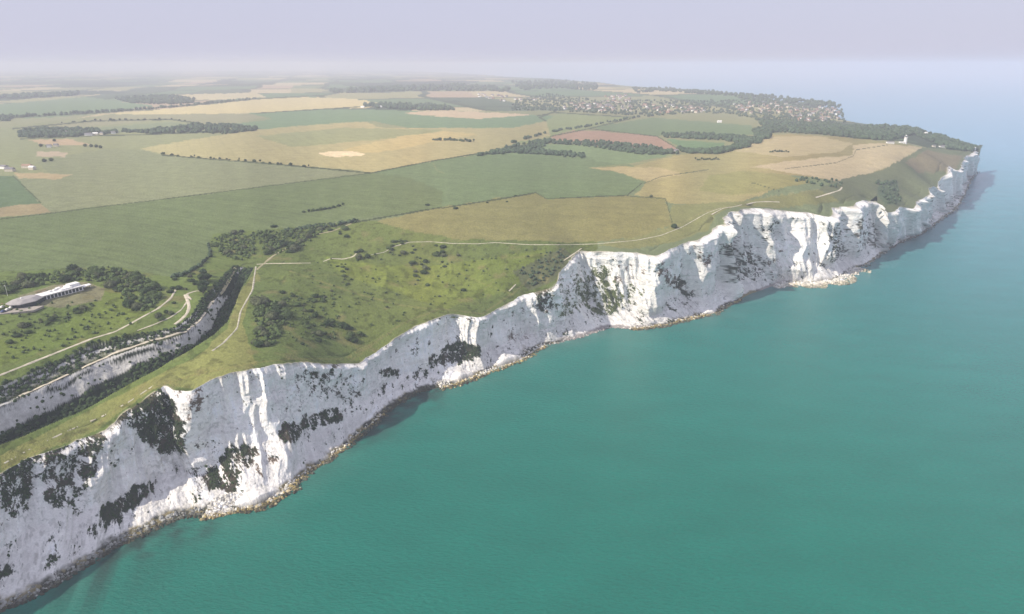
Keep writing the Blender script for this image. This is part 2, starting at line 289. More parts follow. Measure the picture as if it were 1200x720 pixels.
def paint(P):
    """ground cover colour of each ground vertex"""
    sx, sy = prj(P); n = len(P); X, Y = P[:, 0], P[:, 1]; R = np.hypot(X, Y)
    # rolling patchwork of distant fields
    c = np.tile(np.array([.16, .19, .11]), (n, 1))
    far = R > 1500
    Pf = P[far]; cs = 520.
    wx = Pf[:, 0]+Pf[:, 1]*.25+90*fbm(Pf[:, 0]/600, Pf[:, 1]/600, 0, 2, 41); wy = Pf[:, 1]-Pf[:, 0]*.2+90*fbm(Pf[:, 0]/600, Pf[:, 1]/600, 0, 2, 43)
    ix, iy = np.floor(wx/cs), np.floor(wy/(cs*1.35)); ix2 = np.floor(wx/cs*2); split = _h(ix, iy, ix*0, 5) > .5
    hh = np.where(split, _h(ix2, iy, ix*0, 7), _h(ix, iy, ix*0, 8))
    pal = np.array([(.17,.21,.12),(.13,.19,.11),(.44,.38,.25),(.24,.25,.15),(.09,.12,.08),(.38,.30,.22),(.15,.2,.12),(.30,.29,.17),(.10,.13,.09)])
    cf = pal[(hh*8.999).astype(int)]
    fx = wx/cs-ix; fy = wy/(cs*1.35)-iy; e = np.minimum(np.minimum(fx, 1-fx)*cs, np.minimum(fy, 1-fy)*cs)
    cf = np.where((e < 22)[:, None], (.07, .09, .06), cf)
    w = fbm(Pf[:, 0]/500, Pf[:, 1]/900, 0, 4, 77) > .22
    cf = np.where(w[:, None], (.06, .08, .055), cf); c[far] = cf
    wob = sst(60, 300, sy)*3+1.3
    wx_ = sx+wob*fbm(X/20, Y/20, 0, 3, 61); wy_ = sy+wob*.5*fbm(X/20, Y/20, 0, 3, 62)
    band = sy > 104
    for colr, poly, vr in FIELDS:
        m = inpoly(wx_, wy_, poly)
        if not m.any(): continue
        s = np.clip(R[m]/9., 25, 400)
        v = 1+vr*2.4*fbm(X[m]/s, Y[m]/s, 0, 4, 91)
        t = vr*.8*fbm(X[m]/(s*1.7), Y[m]/(s*1.7), 0, 3, 95)
        c[m] = np.array(colr)*v[:, None]*(1+.10*fbm(X[m]/(s*.22), Y[m]/(s*.22), 0, 3, 97))[:, None]*(1+t[:, None]*np.array([1.4, 0, -.6]))
    for L, wd in HEDGES:
        d, _, _ = polydist(np.stack([sx, sy], -1), np.array(L, float)); m = (d < wd*(1+.5*fbm(X/12, Y/12, 0, 2, 13)))
        c[m] = (.055, .07, .035)
    for L, wd, cc in TRACKS:
        d, _, _ = polydist(np.stack([sx, sy], -1), np.array(L, float)); k = sst(wd*1.3, wd*.6, d)[:, None]*.8*(.6+.4*fbm(X/6, Y/6, 0, 2, 15))[:, None]
        c = c*(1-k)+np.array(cc)*k
    # crop rows and tussocks
    for fi, (ca, sa, am) in {18: (.35, .94, .10), 19: (.55, .83, .09), 34: (.2, .98, .08), 7: (.9, .43, .07), 12: (.3, .95, .05)}.items():
        m = inpoly(sx, sy, FIELDS[fi][1]); d_ = X[m]*ca+Y[m]*sa; e_ = X[m]*sa-Y[m]*ca
        c[m] *= (1-am*sst(.86, .97, np.cos((d_+4*noise(e_/90, 0, 0, fi))*2*math.pi/22)))[:, None]*(1+am*.8*fbm(d_/9, e_/160, 0, 3, 60+fi))[:, None]
    k = inpoly(sx, sy, FIELDS[18][1]); c[k] *= (1+.05*np.sin((X[k]*.35+Y[k]*.94)/3.2*2))[:, None]
    g = sy > 262; gg = fbm(X[g]/5, Y[g]/5, 0, 4, 55); hol = inpoly(sx[g], sy[g], HOLLOW)
    k = sst(.12, .45, gg)*hol; c[g] = c[g]*(1-.38*k[:, None])
    k = sst(.25, .6, fbm(X[g]/16, Y[g]/16, 0, 4, 56))*hol; k = k*.6; c[g] = c[g]*(1-k[:, None])+k[:, None]*np.array([.20, .18, .09])
    # the cutting
    m = inpoly(X, Y, TPOLY)
    Q = P[m][:, :2]; d1, _, s1 = polydist(Q, CRW); d2, _, _ = polydist(Q, TLW); t = d1/(d1+d2+1e-6)
    t2 = t+.035*fbm(s1/30, t*9, 0, 3, 71)
    chalk = np.array([.52, .52, .53]); veg = np.array([.024, .034, .024])
    nn = fbm(s1/26, t*20+.5*noise(s1/30, 0, 0, 7), 0, 5, 73, .74)*1.7
    zone = np.interp(t2, [0, .53, .57, .62, .66, .71, .78, .84, .93, 1.], [0, 0, .90, .88, .56, .60, .10, .46, .44, .2])
    up = sst(TLS[-1]-35, TLS[-1]-110, polydist(Q, TLW)[2]); zone = zone*(.42+.58*up)
    k = sst(-.10, .10, nn*.62+zone-.5)[:, None]
    ct = veg*(1+.3*nn[:, None])*(1-k)+chalk*(1+.12*nn[:, None])*k
    gr = (sst(.75, .79, t2)*sst(.90, .84, t2))[:, None]*.7; ct = ct*(1-gr)+np.array([.11, .12, .06])*gr
    c[m] = ct
    c = (c+.10*(c-c.mean(1, keepdims=True)))*np.array([.93, .915, .84])
    return np.clip(c, .012, .85)
xs = np.arange(-330, 1330, .85); ys = np.concatenate([[80.3, 80.8, 81.4, 82], np.arange(82.6, 770, .8)])
gx, gy = np.meshgrid(xs, ys)
GXY = un(gx, gy, 82.).reshape(-1, 2)
inland = inpoly(GXY[:, 0], GXY[:, 1], LAND)
dT, sT, _ = polydist(GXY, TOPW)          # sT>0 : inland side
dF, _, _ = polydist(GXY, FARW)
gz = zfun(GXY)
near = dT < 14
seaward = (sT < 0)
gz = np.where(sT > 0, gz-3.5*sst(11, 6, dT), gz)
gz = np.where(dF < 60, gz-(gz+4)*sst(40, 0, dF), gz)
ok = inland & ~((sT < 0) & (dT < 160)) 
okg = ok.reshape(gx.shape); fm = okg[:-1, :-1] & okg[1:, :-1] & okg[:-1, 1:] & okg[1:, 1:]
GV = np.column_stack([GXY, gz]); fq = grid_faces(len(ys), len(xs), fm)[:, ::-1]
use = np.unique(fq); remap = np.full(len(GV), -1); remap[use] = np.arange(len(use)); GV = GV[use]; dF = dF[use]; fq = remap[fq]; gcol = paint(GV); gsx = prj(GV)[0]; gcol[(dF < 32) & (gsx > 966) & (gsx < 1000)] = (.6, .6, .58)
g = link('ground', npmesh('ground', GV, fq, M['ground'], gcol)); tag(g, kind='structure')
print('ground', len(GV))
# ------------------------------------------------------------------ CLIFF ribbon
seg = np.hypot(np.diff(A[:, 0]), np.diff(A[:, 1]))*.5+np.hypot(np.diff(A[:, 2]), np.diff(A[:, 3]))*.5
U = np.concatenate([[0], np.cumsum(seg)]); u = np.arange(0, U[-1], .7)
def smooth(a, k):
    w = np.hanning(2*k+3)[1:-1]; w /= w.sum(); p = np.pad(a, (k, k), 'edge'); return np.convolve(p, w, 'valid')
tx, ty = [smooth(np.interp(u, U, TOPW[:, i]), 5) for i in (0, 1)]
bx, by = [smooth(np.interp(u, U, BASEW[:, i]), 14) for i in (0, 1)]
S = np.concatenate([[0], np.cumsum(np.hypot(np.diff(bx), np.diff(by)))])     # metres along the shore
dx, dy = bx-tx, by-ty; run = np.hypot(dx, dy)
tanx, tany = smooth(np.gradient(bx+tx), 30), smooth(np.gradient(by+ty), 30); ln = np.hypot(tanx, tany)+1e-9
nx, ny = tany/ln, -tanx/ln       # seaward normal
hz = zfun(np.stack([tx, ty], -1))
hz = np.where(hz < 10, 10, hz)
tf = .20+.10*noise(S/60, 0, 0, 3)+.05*noise(S/17, 0, 0, 4)
def talus(x0, x1, v):
    global tf
    c = np.interp(u, U, A[:, 0]); tf = tf+v*sst(x0-12, x0+12, c)*sst(x1+12, x1-12, c)
talus(-420, 110, .12); talus(240, 420, .10); talus(510, 600, .14); talus(650, 745, .05); talus(900, 960, .12)
tf = np.clip(tf, .08, .5)
NQ = 190
q = np.linspace(0, 1, NQ)[:, None]
k0 = .66
hf = np.where(q < k0, (q/k0)*(1-tf), 1-tf+((q-k0)/(1-k0))*tf)
hr = np.where(q < k0, (q/k0)**1.15*.38, .38+((q-k0)/(1-k0))*.62)
kk = np.ones(7)/7
X = tx+hr*dx; Y = ty+hr*dy; Z = hz*(1-hf)
Sg = np.broadcast_to(S, X.shape)
# named buttresses and gullies: crest line, left flank m, right flank m, how far it stands out m
P0 = np.stack([X, Y, Z], -1); psx, psy = prj(P0)
FEAT = [([(224,455),(224,480),(223,505)],17,12,9),([(286,438),(288,455)],6,8,4),([(303,440),(306,465),(317,498),(331,535)],6,30,3.5),
 ([(413,425),(416,445)],9,10,6),([(567,372),(568,395)],9,10,6),([(622,345),(624,385)],12,10,7),([(652,335),(660,380)],8,8,5),
 ([(117,502),(118,540),(110,560)],16,14,6),([(761,298),(759,340),(757,372)],14,30,10),([(838,266),(842,300),(850,335)],9,22,13),([(884,243),(886,285),(895,310)],10,28,13),([(912,243),(914,290)],6,20,6),
 ([(934,250),(932,290),(928,312)],11,22,13),([(956,250),(955,285),(952,305)],16,12,10),([(967,250),(966,300)],22,18,12),([(992,238),(994,290)],15,14,13),([(1020,234),(1030,270),(1033,290)],18,18,13),([(860,250),(862,300)],7,15,6),
 ([(790,285),(792,320),(795,360)],8,14,6),([(812,278),(815,320)],7,12,5),([(1105,215),(1108,240)],20,25,8),([(1084,240),(1090,258)],18,22,6)]
D = np.zeros_like(X); zt = hf
env = sst(0, .06, hf)*.65+.35; env = env*(1-.55*sst(.72, 1., hf))
A1 = .55+.45*noise(S/130., 5, 0, 8)
w1 = Sg+3.5*noise(Sg/22, Z/26, 0, 12)+Z*.12*noise(Sg/70, 0, 0, 14)
rid = lambda x, yv, sd: 1-2*np.abs(noise(x, yv, 0, sd))
D += env*(9.5*A1*rid(w1/52, Z/220, 101)+3.9*rid(w1/19, Z/70, 102)*(.6+.4*noise(S/80, 0, 0, 9))+1.9*rid(w1/8.5, Z/30, 103)+1.0*rid(w1/3.6, Z/12, 104)+.5*fbm(Sg/3, Z/3, 0, 3, 105))
cxp = np.interp(u, U, A[:, 0]); rightside = sst(740, 850, cxp)
D += env*rightside*(6.5*rid(w1/31, Z/260, 111)+3.6*rid(w1/13, Z/90, 112))
for pl, wl, wr, am in FEAT:
    pts = []
    for (fx, fy) in pl:
        j = np.argmin((psx-fx)**2+(psy-fy)**2); r_, c_ = divmod(j, X.shape[1]); pts.append((Z[r_, c_], S[c_], hf[r_, c_]))
    pts.sort(); zz = [p[0] for p in pts]; s0 = np.interp(Z, zz, [p[1] for p in pts])+1.2*noise(Z/7, 0, 0, 31)
    ds = Sg-s0; f = np.where(ds < 0, 1+ds/wl, 1-ds/wr); f = np.clip(f, 0, 1)
    lo, hi = pts[-1][2], pts[0][2]
    D += am*f*(sst(hi+.25, hi-.02, hf))*(.55+.45*sst(0, .1, hf))
ledge = .22*noise(Sg/90, Z/2.3, 0, 120)+.15*noise(Sg/40, Z/1.1, 0, 121)+1.0*fbm(Sg/7, Z/12, 0, 5, 122, .6); D += ledge*env
# pull bases so buttresses do not run out to sea
D -= 3.0*sst(.0, .3, hf)
D = D*(1-.75*sst(.93, 1., hf))
D *= np.clip(run/20., .5, 1)
X = X+nx*D; Y = Y+ny*D
Z = Z+1.3*fbm(X/5, Y/5, 0, 4, 131)*sst(.6, .8, hf)*sst(1., .96, hf)
# rock fall mound
mx, my = un(945, 318, 6.); dm = np.hypot(X-mx, Y-my); Z = np.maximum(Z, 26*np.clip(1-dm/34, 0, 1)**.8*(1+.15*fbm(X/6, Y/6, 0, 3, 4)))
for (qx, qy, rr_, hh_) in ((300, 577, 18, 6), (590, 418, 20, 8), (285, 562, 22, 9), (365, 530, 14, 7), (770, 370, 20, 10), (825, 360, 16, 8), (540, 438, 16, 6)):
    mx, my = un(qx, qy, 4.); dm = np.hypot(X-mx, Y-my); Z = np.maximum(Z, hh_*np.clip(1-dm/rr_, 0, 1)**.8*(1+.2*fbm(X/5, Y/5, 0, 3, 4)))
# inland turf rows and a toe below the water
inn = np.array([14, 11.5, 9.5, 8, 6.5, 5, 3.8, 2.8, 1.9, 1.1, .5])[:, None]
IX = X[0]-nx*inn; IY = Y[0]-ny*inn
IZ = zfun(np.stack([IX, IY], -1)); IZ = IZ+.06-np.array([.9]+[0]*10)[:, None]
IZ = np.where(inn < 2.5, IZ*.6+(Z[0]+.0)*.4, IZ)
tx2 = np.array([1.5, 4, 9])[:, None]
TX = X[-1]+nx*tx2; TY = Y[-1]+ny*tx2; TZ = np.array([-.7, -2, -4])[:, None]+0*TX
CX, CY, CZ = np.vstack([IX, X, TX]), np.vstack([IY, Y, TY]), np.vstack([IZ, Z, TZ]); nI = len(inn)
CVV = np.stack([CX, CY, CZ], -1); nr, nc = CX.shape
csx, csy = prj(CVV)
Sx = np.broadcast_to(S, CX.shape); HF = np.vstack([IX*0-1, hf, TX*0+1.05])
# slope for ledge vegetation
PATCH = [ # polygon, density, tone 0 dark scrub / 1 green turf / 2 brown
 ([(-300,720),(-60,590),(0,550),(27,536),(75,518),(117,500),(118,540),(112,555),(100,565),(95,590),(75,600),(60,595),(50,570),(40,560),(35,600),(10,605),(0,598),(-60,640),(-300,780)],.66,0),
 ([(127,494),(160,468),(190,450),(205,475),(221,505),(217,530),(185,530),(165,515),(150,495)],.88,0),
 ([(100,605),(140,585),(170,565),(182,558),(178,572),(160,590),(140,615),(115,608)],.85,0),
 ([(222,450),(242,445),(243,470),(228,490),(220,480)],.66,2),([(196,452),(224,452),(224,500),(212,480)],.34,2),
 ([(270,520),(305,527),(300,545),(285,560),(278,576),(245,574),(238,560),(255,545)],.86,0),([(300,530),(330,540),(320,560),(295,560)],.45,2),
 ([(322,512),(340,497),(358,497),(350,515),(335,523)],.93,0),([(352,486),(375,480),(395,478),(408,482),(400,492),(370,502),(355,503)],.9,0),
 ([(345,438),(400,432),(400,470),(350,476)],.48,0),([(505,428),(520,405),(540,400),(560,403),(567,412),(550,424),(535,426)],.92,0),([(478,438),(510,415),(530,425),(500,434)],.65,0),
 ([(440,430),(470,433),(466,445),(450,443)],.8,0),([(437,456),(455,449),(456,460),(442,464)],.6,0),([(385,440),(415,440),(430,480),(400,490)],.45,0),
 ([(0,658),(25,663),(35,658),(15,672),(0,680),(-60,700),(-60,690)],.7,0),([(580,400),(600,386),(625,392),(615,400)],.5,2),
 ([(637,345),(655,326),(675,316),(700,309),(712,311),(735,322),(755,328),(757,345),(735,358),(715,372),(700,376),(690,362),(660,372),(645,362)],.48,1),
 ([(692,317),(712,316),(716,340),(730,345),(722,365),(704,374),(693,352)],.74,1),([(655,340),(688,334),(692,356),(668,358)],.62,1),([(626,342),(642,335),(650,365),(638,372)],.72,0),
 ([(715,312),(755,310),(758,330),(730,332),(715,322)],.44,2),
 ([(762,308),(775,306),(790,322),(805,328),(808,346),(795,340),(775,330)],.62,2),([(786,326),(803,328),(803,337),(790,338)],.9,0),([(798,340),(808,345),(806,352),(800,350)],.8,0),
 ([(816,303),(832,290),(836,310),(825,320)],.75,2),([(800,290),(832,280),(830,296),(812,300)],.4,2),([(843,290),(855,280),(880,285),(885,300),(900,310),(895,325),(870,330),(850,330)],.60,0),([(890,255),(912,255),(915,275),(905,290),(893,285)],.48,0),([(900,290),(918,290),(915,320),(900,320)],.45,2),
 ([(968,262),(985,265),(992,285),(985,308),(970,305),(966,285)],.62,0),([(995,262),(1015,255),(1030,265),(1034,280),(1012,292),(998,288)],.58,0),
 ([(1097,206),(1104,210),(1108,226),(1104,232)],.5,2),([(1108,232),(1118,228),(1120,245),(1110,246)],.5,0)]
chn = fbm(Sx/14, CZ/9, 0, 4, 201)
strk = fbm(Sx/4, CZ/45, 0, 3, 203)
C = np.empty(CVV.shape); C[:] = (.82, .80, .765)
C *= (1+.12*chn+.16*strk+.13*fbm(Sx/45, CZ/40, 0, 3, 205)+.14*fbm(Sx/1.8, CZ/2.4, 0, 3, 206, .8)*.6)[..., None]
C *= (1-.12*sst(.60, .8, HF)*sst(-.3, .3, noise(Sx/35, CZ/20, 0, 207)))[..., None]
bed = noise(Sx/60, CZ/1.6, 0, 210)+.6*noise(Sx/90, CZ/.8, 0, 211); C *= (1-.11*sst(.45, .9, bed))[..., None]
wx_ = csx+9*fbm(Sx/9, CZ/7, 0, 5, 221, .7); wy_ = csy+10*fbm(Sx/9, CZ/7, 0, 5, 222, .7)
dens = .17+.13*(chn > .25)
dens = dens+.10*sst(.66, .76, HF)*sst(.97, .88, HF)
tone = np.zeros(CX.shape)
for poly, d_, t_ in PATCH:
    m = inpoly(wx_, wy_, poly); dens = np.where(m, d_*.88+.03, dens); tone = np.where(m, t_, tone)
for ax, k_ in ((1, 6), (0, 5)):
    w_ = np.hanning(2*k_+3)[1:-1]; w_ /= w_.sum(); dens = sum(w_[i]*np.roll(dens, i-k_, ax) for i in range(2*k_+1))
vn = fbm(Sx/4.2, CZ/5.2+Sx/30, 0, 6, 231, .85)*1.45
kv = sst(-.04, .06, vn*.62+dens*.92-.52)*(HF >= 0)
VT = np.array([(.030, .038, .024), (.095, .115, .045), (.12, .09, .068)])
cand = np.argwhere((kv > .7) & (tone < 2)); tn = tone.astype(int)
NSC = NR.randint(0, len(cand), 9000); cand = cand[NSC]; cand = cand[NR.rand(len(cand)) < np.clip(np.hypot(CX[cand[:, 0], cand[:, 1]], CY[cand[:, 0], cand[:, 1]])/900, .3, 1)]; spk = fbm(Sx/1.6, CZ/1.4, 0, 2, 233); kv = np.maximum(kv, .26*sst(.34, .48, spk*.8+.5*fbm(Sx/30, CZ/22, 0, 3, 235)-.02+.08*(HF > .6))*(HF >= 0)); vc = VT[tn]*(1+.35*vn[..., None]); bm_ = sst(.0, .35, fbm(Sx/8, CZ/8, 0, 3, 237))[..., None]*(tn == 0)[..., None]*.7; vc = vc*(1-bm_)+bm_*np.array([.075, .058, .045])
C = C*(1-kv[..., None])+vc*kv[..., None]
# brown soil lip under the turf, weathered grey talus, beach of flint and weed-covered rock
lip = sst(.035+.03*noise(Sx/5, 0, 0, 241), .0, HF)*(HF >= 0)*sst(-.2, .3, noise(Sx/16, 0, 0, 242)+.1)
C = C*(1-.6*lip[..., None])+.6*lip[..., None]*np.array([.26, .22, .13])
lowz = sst(3.0, 1.2, CZ+1.0*fbm(CX/4, CY/4, 0, 3, 243))
rk = np.where((fbm(CX/7, CY/7, 0, 4, 245) > 0)[..., None], (.20, .17, .09), (.06, .06, .045))
tc_ = np.interp(u, U, A[:, 0]); bw = sst(640, 655, tc_)*sst(745, 730, tc_)+sst(860, 870, tc_)*sst(905, 895, tc_)
rk = rk*(1-bw[None, :, None])+np.array([.30, .27, .26])*bw[None, :, None]
C = C*(1-lowz[..., None])+rk*lowz[..., None]
# turf on the inland rows
turf = paint(CVV[:nI].reshape(-1, 3)).reshape(nI, nc, 3)
edge = sst(1.3+1.0*noise(Sx[:nI]/4, 0, 0, 251), 0, inn)[..., None]*(noise(Sx[:nI]/9, 0, 0, 252) > -.25)[..., None]
C[:nI] = turf*(1-edge)+edge*np.array([.48, .44, .34])
ctop = sst(.03, .0, HF[nI:])*.0
cf = grid_faces(nr, nc)
cl = link('cliff', npmesh('cliff', CVV.reshape(-1, 3), cf, M['chalk'], np.clip(C, .016, .86).reshape(-1, 3))); tag(cl, kind='structure')
CPOS = CVV[cand[:, 0], cand[:, 1]]; print('cliff', nr*nc)
# ------------------------------------------------------------------ SEA
sY = np.concatenate([[-2500, -600, -100], np.linspace(60, 260, 30), un(np.zeros(360)+600, np.linspace(660, 88, 360), 0.)[:, 1][1:], [15000, 22000, 32000, 46000]])
sY = np.sort(sY); a_ = np.linspace(-1, 1, 420); SX = a_[None, :]*(np.maximum(sY, 0)*1.1+420)[:, None]; SY = np.repeat(sY[:, None], 420, 1)
SP = np.stack([SX, SY], -1).reshape(-1, 2); dS, sS, _ = polydist(SP, BASEW)
sc = np.tile(np.array([.008, .140, .104]), (len(SP), 1)); 
big = fbm(SP[:, 0]/260, SP[:, 1]/260, 0, 3, 301); sc *= (1+.10*big)[:, None]
kk = np.exp(-dS/16)*(.5+.5*fbm(SP[:, 0]/18, SP[:, 1]/18, 0, 3, 303)); sc = sc*(1-.7*kk[:, None])+.7*kk[:, None]*np.array([.10, .25, .20])
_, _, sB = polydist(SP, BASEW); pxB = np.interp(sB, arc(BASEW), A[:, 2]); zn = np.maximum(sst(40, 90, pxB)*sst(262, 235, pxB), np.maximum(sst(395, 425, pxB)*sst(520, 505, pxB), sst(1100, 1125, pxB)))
kd = np.exp(-(dS/(13+zn*9*(1+noise(SP[:, 0]/16, SP[:, 1]/16, 0, 307))))**2)*(.25+.7*zn)*sst(-.5, .3, fbm(SP[:, 0]/9, SP[:, 1]/9, 0, 4, 305)); sc = sc*(1-kd[:, None])+kd[:, None]*np.array([.02, .035, .032])  # submerged rock, plus cliff shadow on the water deepened in the colour
rS = np.hypot(SP[:, 0], SP[:, 1]); ka = sst(330, 1300, rS)[:, None]; sc = sc*(1-ka)+ka*sc*np.array([3.2, 1.38, 1.95]); kb = sst(700, 3000, rS)[:, None]; sc = sc*(1-kb)+kb*np.array([.14, .32, .45])  # bluer with distance; sky reflection on far water painted into the colour
sm = bpy.data.materials.new('sea_water'); sm.use_nodes = True; nt = sm.node_tree; N = nt.nodes; L = nt.links; b = N['Principled BSDF']
b.inputs['Specular IOR Level'].default_value = .32; b.inputs['Roughness'].default_value = .24; b.inputs['IOR'].default_value = 1.33
vcn = N.new('ShaderNodeVertexColor'); vcn.layer_name = 'Col'; tc = N.new('ShaderNodeTexCoord')
n1 = N.new('ShaderNodeTexNoise'); n1.inputs['Scale'].default_value = .018; n1.inputs['Detail'].default_value = 5
mp = N.new('ShaderNodeMapping'); mp.inputs['Rotation'].default_value = (0, 0, .5); mp.inputs['Scale'].default_value = (1, 2.2, 1); L.new(tc.outputs['Object'], mp.inputs[0]); L.new(mp.outputs[0], n1.inputs['Vector'])
mr = N.new('ShaderNodeMapRange'); mr.inputs['From Min'].default_value = .3; mr.inputs['From Max'].default_value = .7; mr.inputs['To Min'].default_value = .93; mr.inputs['To Max'].default_value = 1.07; L.new(n1.outputs['Fac'], mr.inputs['Value'])
vm = N.new('ShaderNodeVectorMath'); vm.operation = 'SCALE'; n3 = N.new('ShaderNodeTexNoise'); n3.inputs['Scale'].default_value = .35; n3.inputs['Detail'].default_value = 6; n3.inputs['Roughness'].default_value = .7; L.new(mp.outputs[0], n3.inputs['Vector'])
mr3 = N.new('ShaderNodeMapRange'); mr3.inputs['From Min'].default_value = .3; mr3.inputs['From Max'].default_value = .7; mr3.inputs['To Min'].default_value = .86; mr3.inputs['To Max'].default_value = 1.14; L.new(n3.outputs['Fac'], mr3.inputs['Value'])  # fine light and dark of the ripples put into the sea colour
mm_ = N.new('ShaderNodeMath'); mm_.operation = 'MULTIPLY'; L.new(mr.outputs[0], mm_.inputs[0]); L.new(mr3.outputs[0], mm_.inputs[1])
L.new(vcn.outputs[0], vm.inputs[0]); L.new(mm_.outputs[0], vm.inputs['Scale']); L.new(vm.outputs[0], b.inputs['Base Color'])
n2 = N.new('ShaderNodeTexNoise'); n2.inputs['Scale'].default_value = .22; n2.inputs['Detail'].default_value = 7; n2.inputs['Roughness'].default_value = .62; L.new(mp.outputs[0], n2.inputs['Vector'])
bp = N.new('ShaderNodeBump'); bp.inputs['Strength'].default_value = .9; bp.inputs['Distance'].default_value = 1.3; L.new(n2.outputs['Fac'], bp.inputs['Height']); L.new(bp.outputs[0], b.inputs['Normal'])
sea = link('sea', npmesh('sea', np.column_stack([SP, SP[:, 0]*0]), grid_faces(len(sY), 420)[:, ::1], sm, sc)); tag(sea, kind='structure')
# ------------------------------------------------------------------ PATHS draped on the ground
def smoothline(L, px=1.2):
    L = np.array(L, float); s = arc(L); n = max(int(s[-1]/px), 3); t = np.linspace(0, s[-1], n)
    return smooth(np.interp(t, s, L[:, 0]), 3), smooth(np.interp(t, s, L[:, 1]), 3)
def path(L, width, m, name='path', lift=.16, brk=0):
    x, y = smoothline(L); P = hit(x, y); tn = np.gradient(P[:, :2], axis=0); tn /= np.hypot(tn[:, 0], tn[:, 1])[:, None]+1e-9; nn_ = np.stack([-tn[:, 1], tn[:, 0]], -1)
    wv = width*(1+.45*fbm(np.arange(len(x))/5., 0, 0, 3, int(L[0][0])+500)); rows = []
    for k in (-.5, -.17, .17, .5):
        Q = P[:, :2]+nn_*(wv*k)[:, None]; rows.append(np.column_stack([Q, np.clip(zfun(Q), P[:, 2]-.4, P[:, 2]+.4)+lift+(.1 if abs(k) < .3 else -.12)]))
    V = np.stack(rows, 0); f = grid_faces(4, len(x))
    if brk:
        ms = (fbm(np.arange(len(x)-1)/3., 3, 0, 3, 77) > brk); f = f[np.tile(ms, 3)]
    o = link(name, npmesh(name, V.reshape(-1, 3), f, m)); tag(o, kind='structure'); return o
def bench_path(t, width):
    n = 300; sf = np.linspace(.0, .80, n); c0 = np.stack([np.interp(sf*CRS[-1], CRS, CRW[:, i]) for i in (0, 1)], -1); r0_ = np.stack([np.interp(sf*TLS[-1], TLS, TLW[:, i]) for i in (0, 1)], -1)
    ctr = c0+(r0_-c0)*t; nr_ = (r0_-c0)/np.hypot(*(r0_-c0).T)[:, None]; wv = width*(1+.4*fbm(np.arange(n)/6., 0, 0, 3, 71)); rows = []
    zc_ = zfun(ctr)
    for k in (-.5, 0, .5):
        Q = ctr+nr_*(wv*k)[:, None]; rows.append(np.column_stack([Q, np.maximum(zfun(Q), zc_-.6)+.35]))
    ms = fbm(np.arange(n-1)/7., 9, 0, 3, 5) > -.28
    o = link('path', npmesh('path', np.stack(rows).reshape(-1, 3), grid_faces(3, n)[np.tile(ms, 2)], M['path'])); tag(o, kind='structure')
path([(300,310),(318,309),(365,308.5)], 1.6, M['path']); path([(378,307),(388,303),(402,304),(414,301),(418,297)], 1.6, M['path'])
path([(434,299),(450,296),(462,289),(480,284),(505,283.5),(530,285.5),(560,286),(580,284.5),(620,287),(670,287),(700,286),(745,282),(775,276),(800,266),(828,250),(845,244)], 1.0, M['worn'])
path([(874,240),(885,237),(900,236.5),(914,237)], 1.8, M['path']); path([(955,232),(975,226),(985,223),(987,219)], 2.0, M['path']); path([(833,252),(848,244),(860,242.5),(870,240)], 1.5, M['path'])
path([(300,317),(320,300),(345,286),(365,276),(390,271),(412,262)], 2.2, M['track'])
path([(-60,461),(0,440),(40,424),(75,410),(108,397),(135,389),(152,380),(168,371),(185,362),(200,350),(207,338)], 1.7, M['path'])
path([(160,388),(182,380),(200,372),(213,363),(219,354)], 1.2, M['path'])
path([(204,381),(212,375),(219,368),(222,360),(219,350),(217,345)], 2.6, M['path'])
bench_path(.765, 2.0)
path([(258,346),(265,335),(272,322),(276,313)], 2.4, M['track']); path([(300,312),(298,325),(296,340),(282,365),(278,385),(262,402),(248,412)], 1.3, M['worn'])
path([(-20,556),(0,546),(40,524),(80,505),(120,488),(150,472),(180,452)], 1.0, M['worn'], brk=.12)
path([(596,342),(605,333)], 1.0, M['path']); path([(225,352),(218,345),(230,341),(240,342)], 1.6, M['path'])
path([(660,306),(672,298),(682,291)], 1.2, M['path'])
# ------------------------------------------------------------------ PLANTS
def ico(sub):
    bm = bmesh.new(); bmesh.ops.create_icosphere(bm, subdivisions=sub, radius=1.); bm.verts.ensure_lookup_table()
    V = np.array([v.co[:] for v in bm.verts]); Fc = np.array([[v.index for v in f.verts] for f in bm.faces]); bm.free(); return V, Fc
IC2, IC3 = ico(2), ico(3); IC4 = ico(4)
def crown_np(seed, flat=.75, ic=None, leaves=500):
    """lumpy crown ~1 m radius sitting on z=0, with leaf clumps standing off it"""
    r = np.random.RandomState(seed); V, Fc = ic or IC4
    lob = r.randn(9, 3); lob /= np.linalg.norm(lob, axis=1)[:, None]; lob[:, 2] = np.abs(lob[:, 2])*.8
    rad = np.ones(len(V))*.68
    for l in lob:
        d = V@l; rad = np.maximum(rad, (.78+.3*r.rand())*np.exp(-(1-d)*3.2))
    rad = rad*(1+.22*fbm(V[:, 0]*3+seed, V[:, 1]*3, V[:, 2]*3, 4, seed, .7))
    W = V*rad[:, None]*[1, 1, flat]; W[:, 2] = W[:, 2]+flat*.62
    VV = [W]; FF = [Fc]; n0 = len(W)
    k = r.randint(0, len(W), leaves); base = W[k]; dirn = V[k]
    off = base+dirn*(r.rand(leaves, 1)*.16)+r.randn(leaves, 3)*.03
    a = r.randn(leaves, 3); a /= np.linalg.norm(a, axis=1)[:, None]; b_ = np.cross(a, dirn+r.randn(leaves, 3)*.5); b_ /= np.linalg.norm(b_, axis=1)[:, None]+1e-9
    sz = (.05+.09*r.rand(leaves, 1))
    L_ = np.stack([off-a*sz, off+b_*sz*.9, off+a*sz], 1).reshape(-1, 3)
    VV.append(L_); FF.append(n0+np.arange(leaves*3).reshape(-1, 3))
    return np.vstack(VV), np.vstack(FF)
BUSH = []
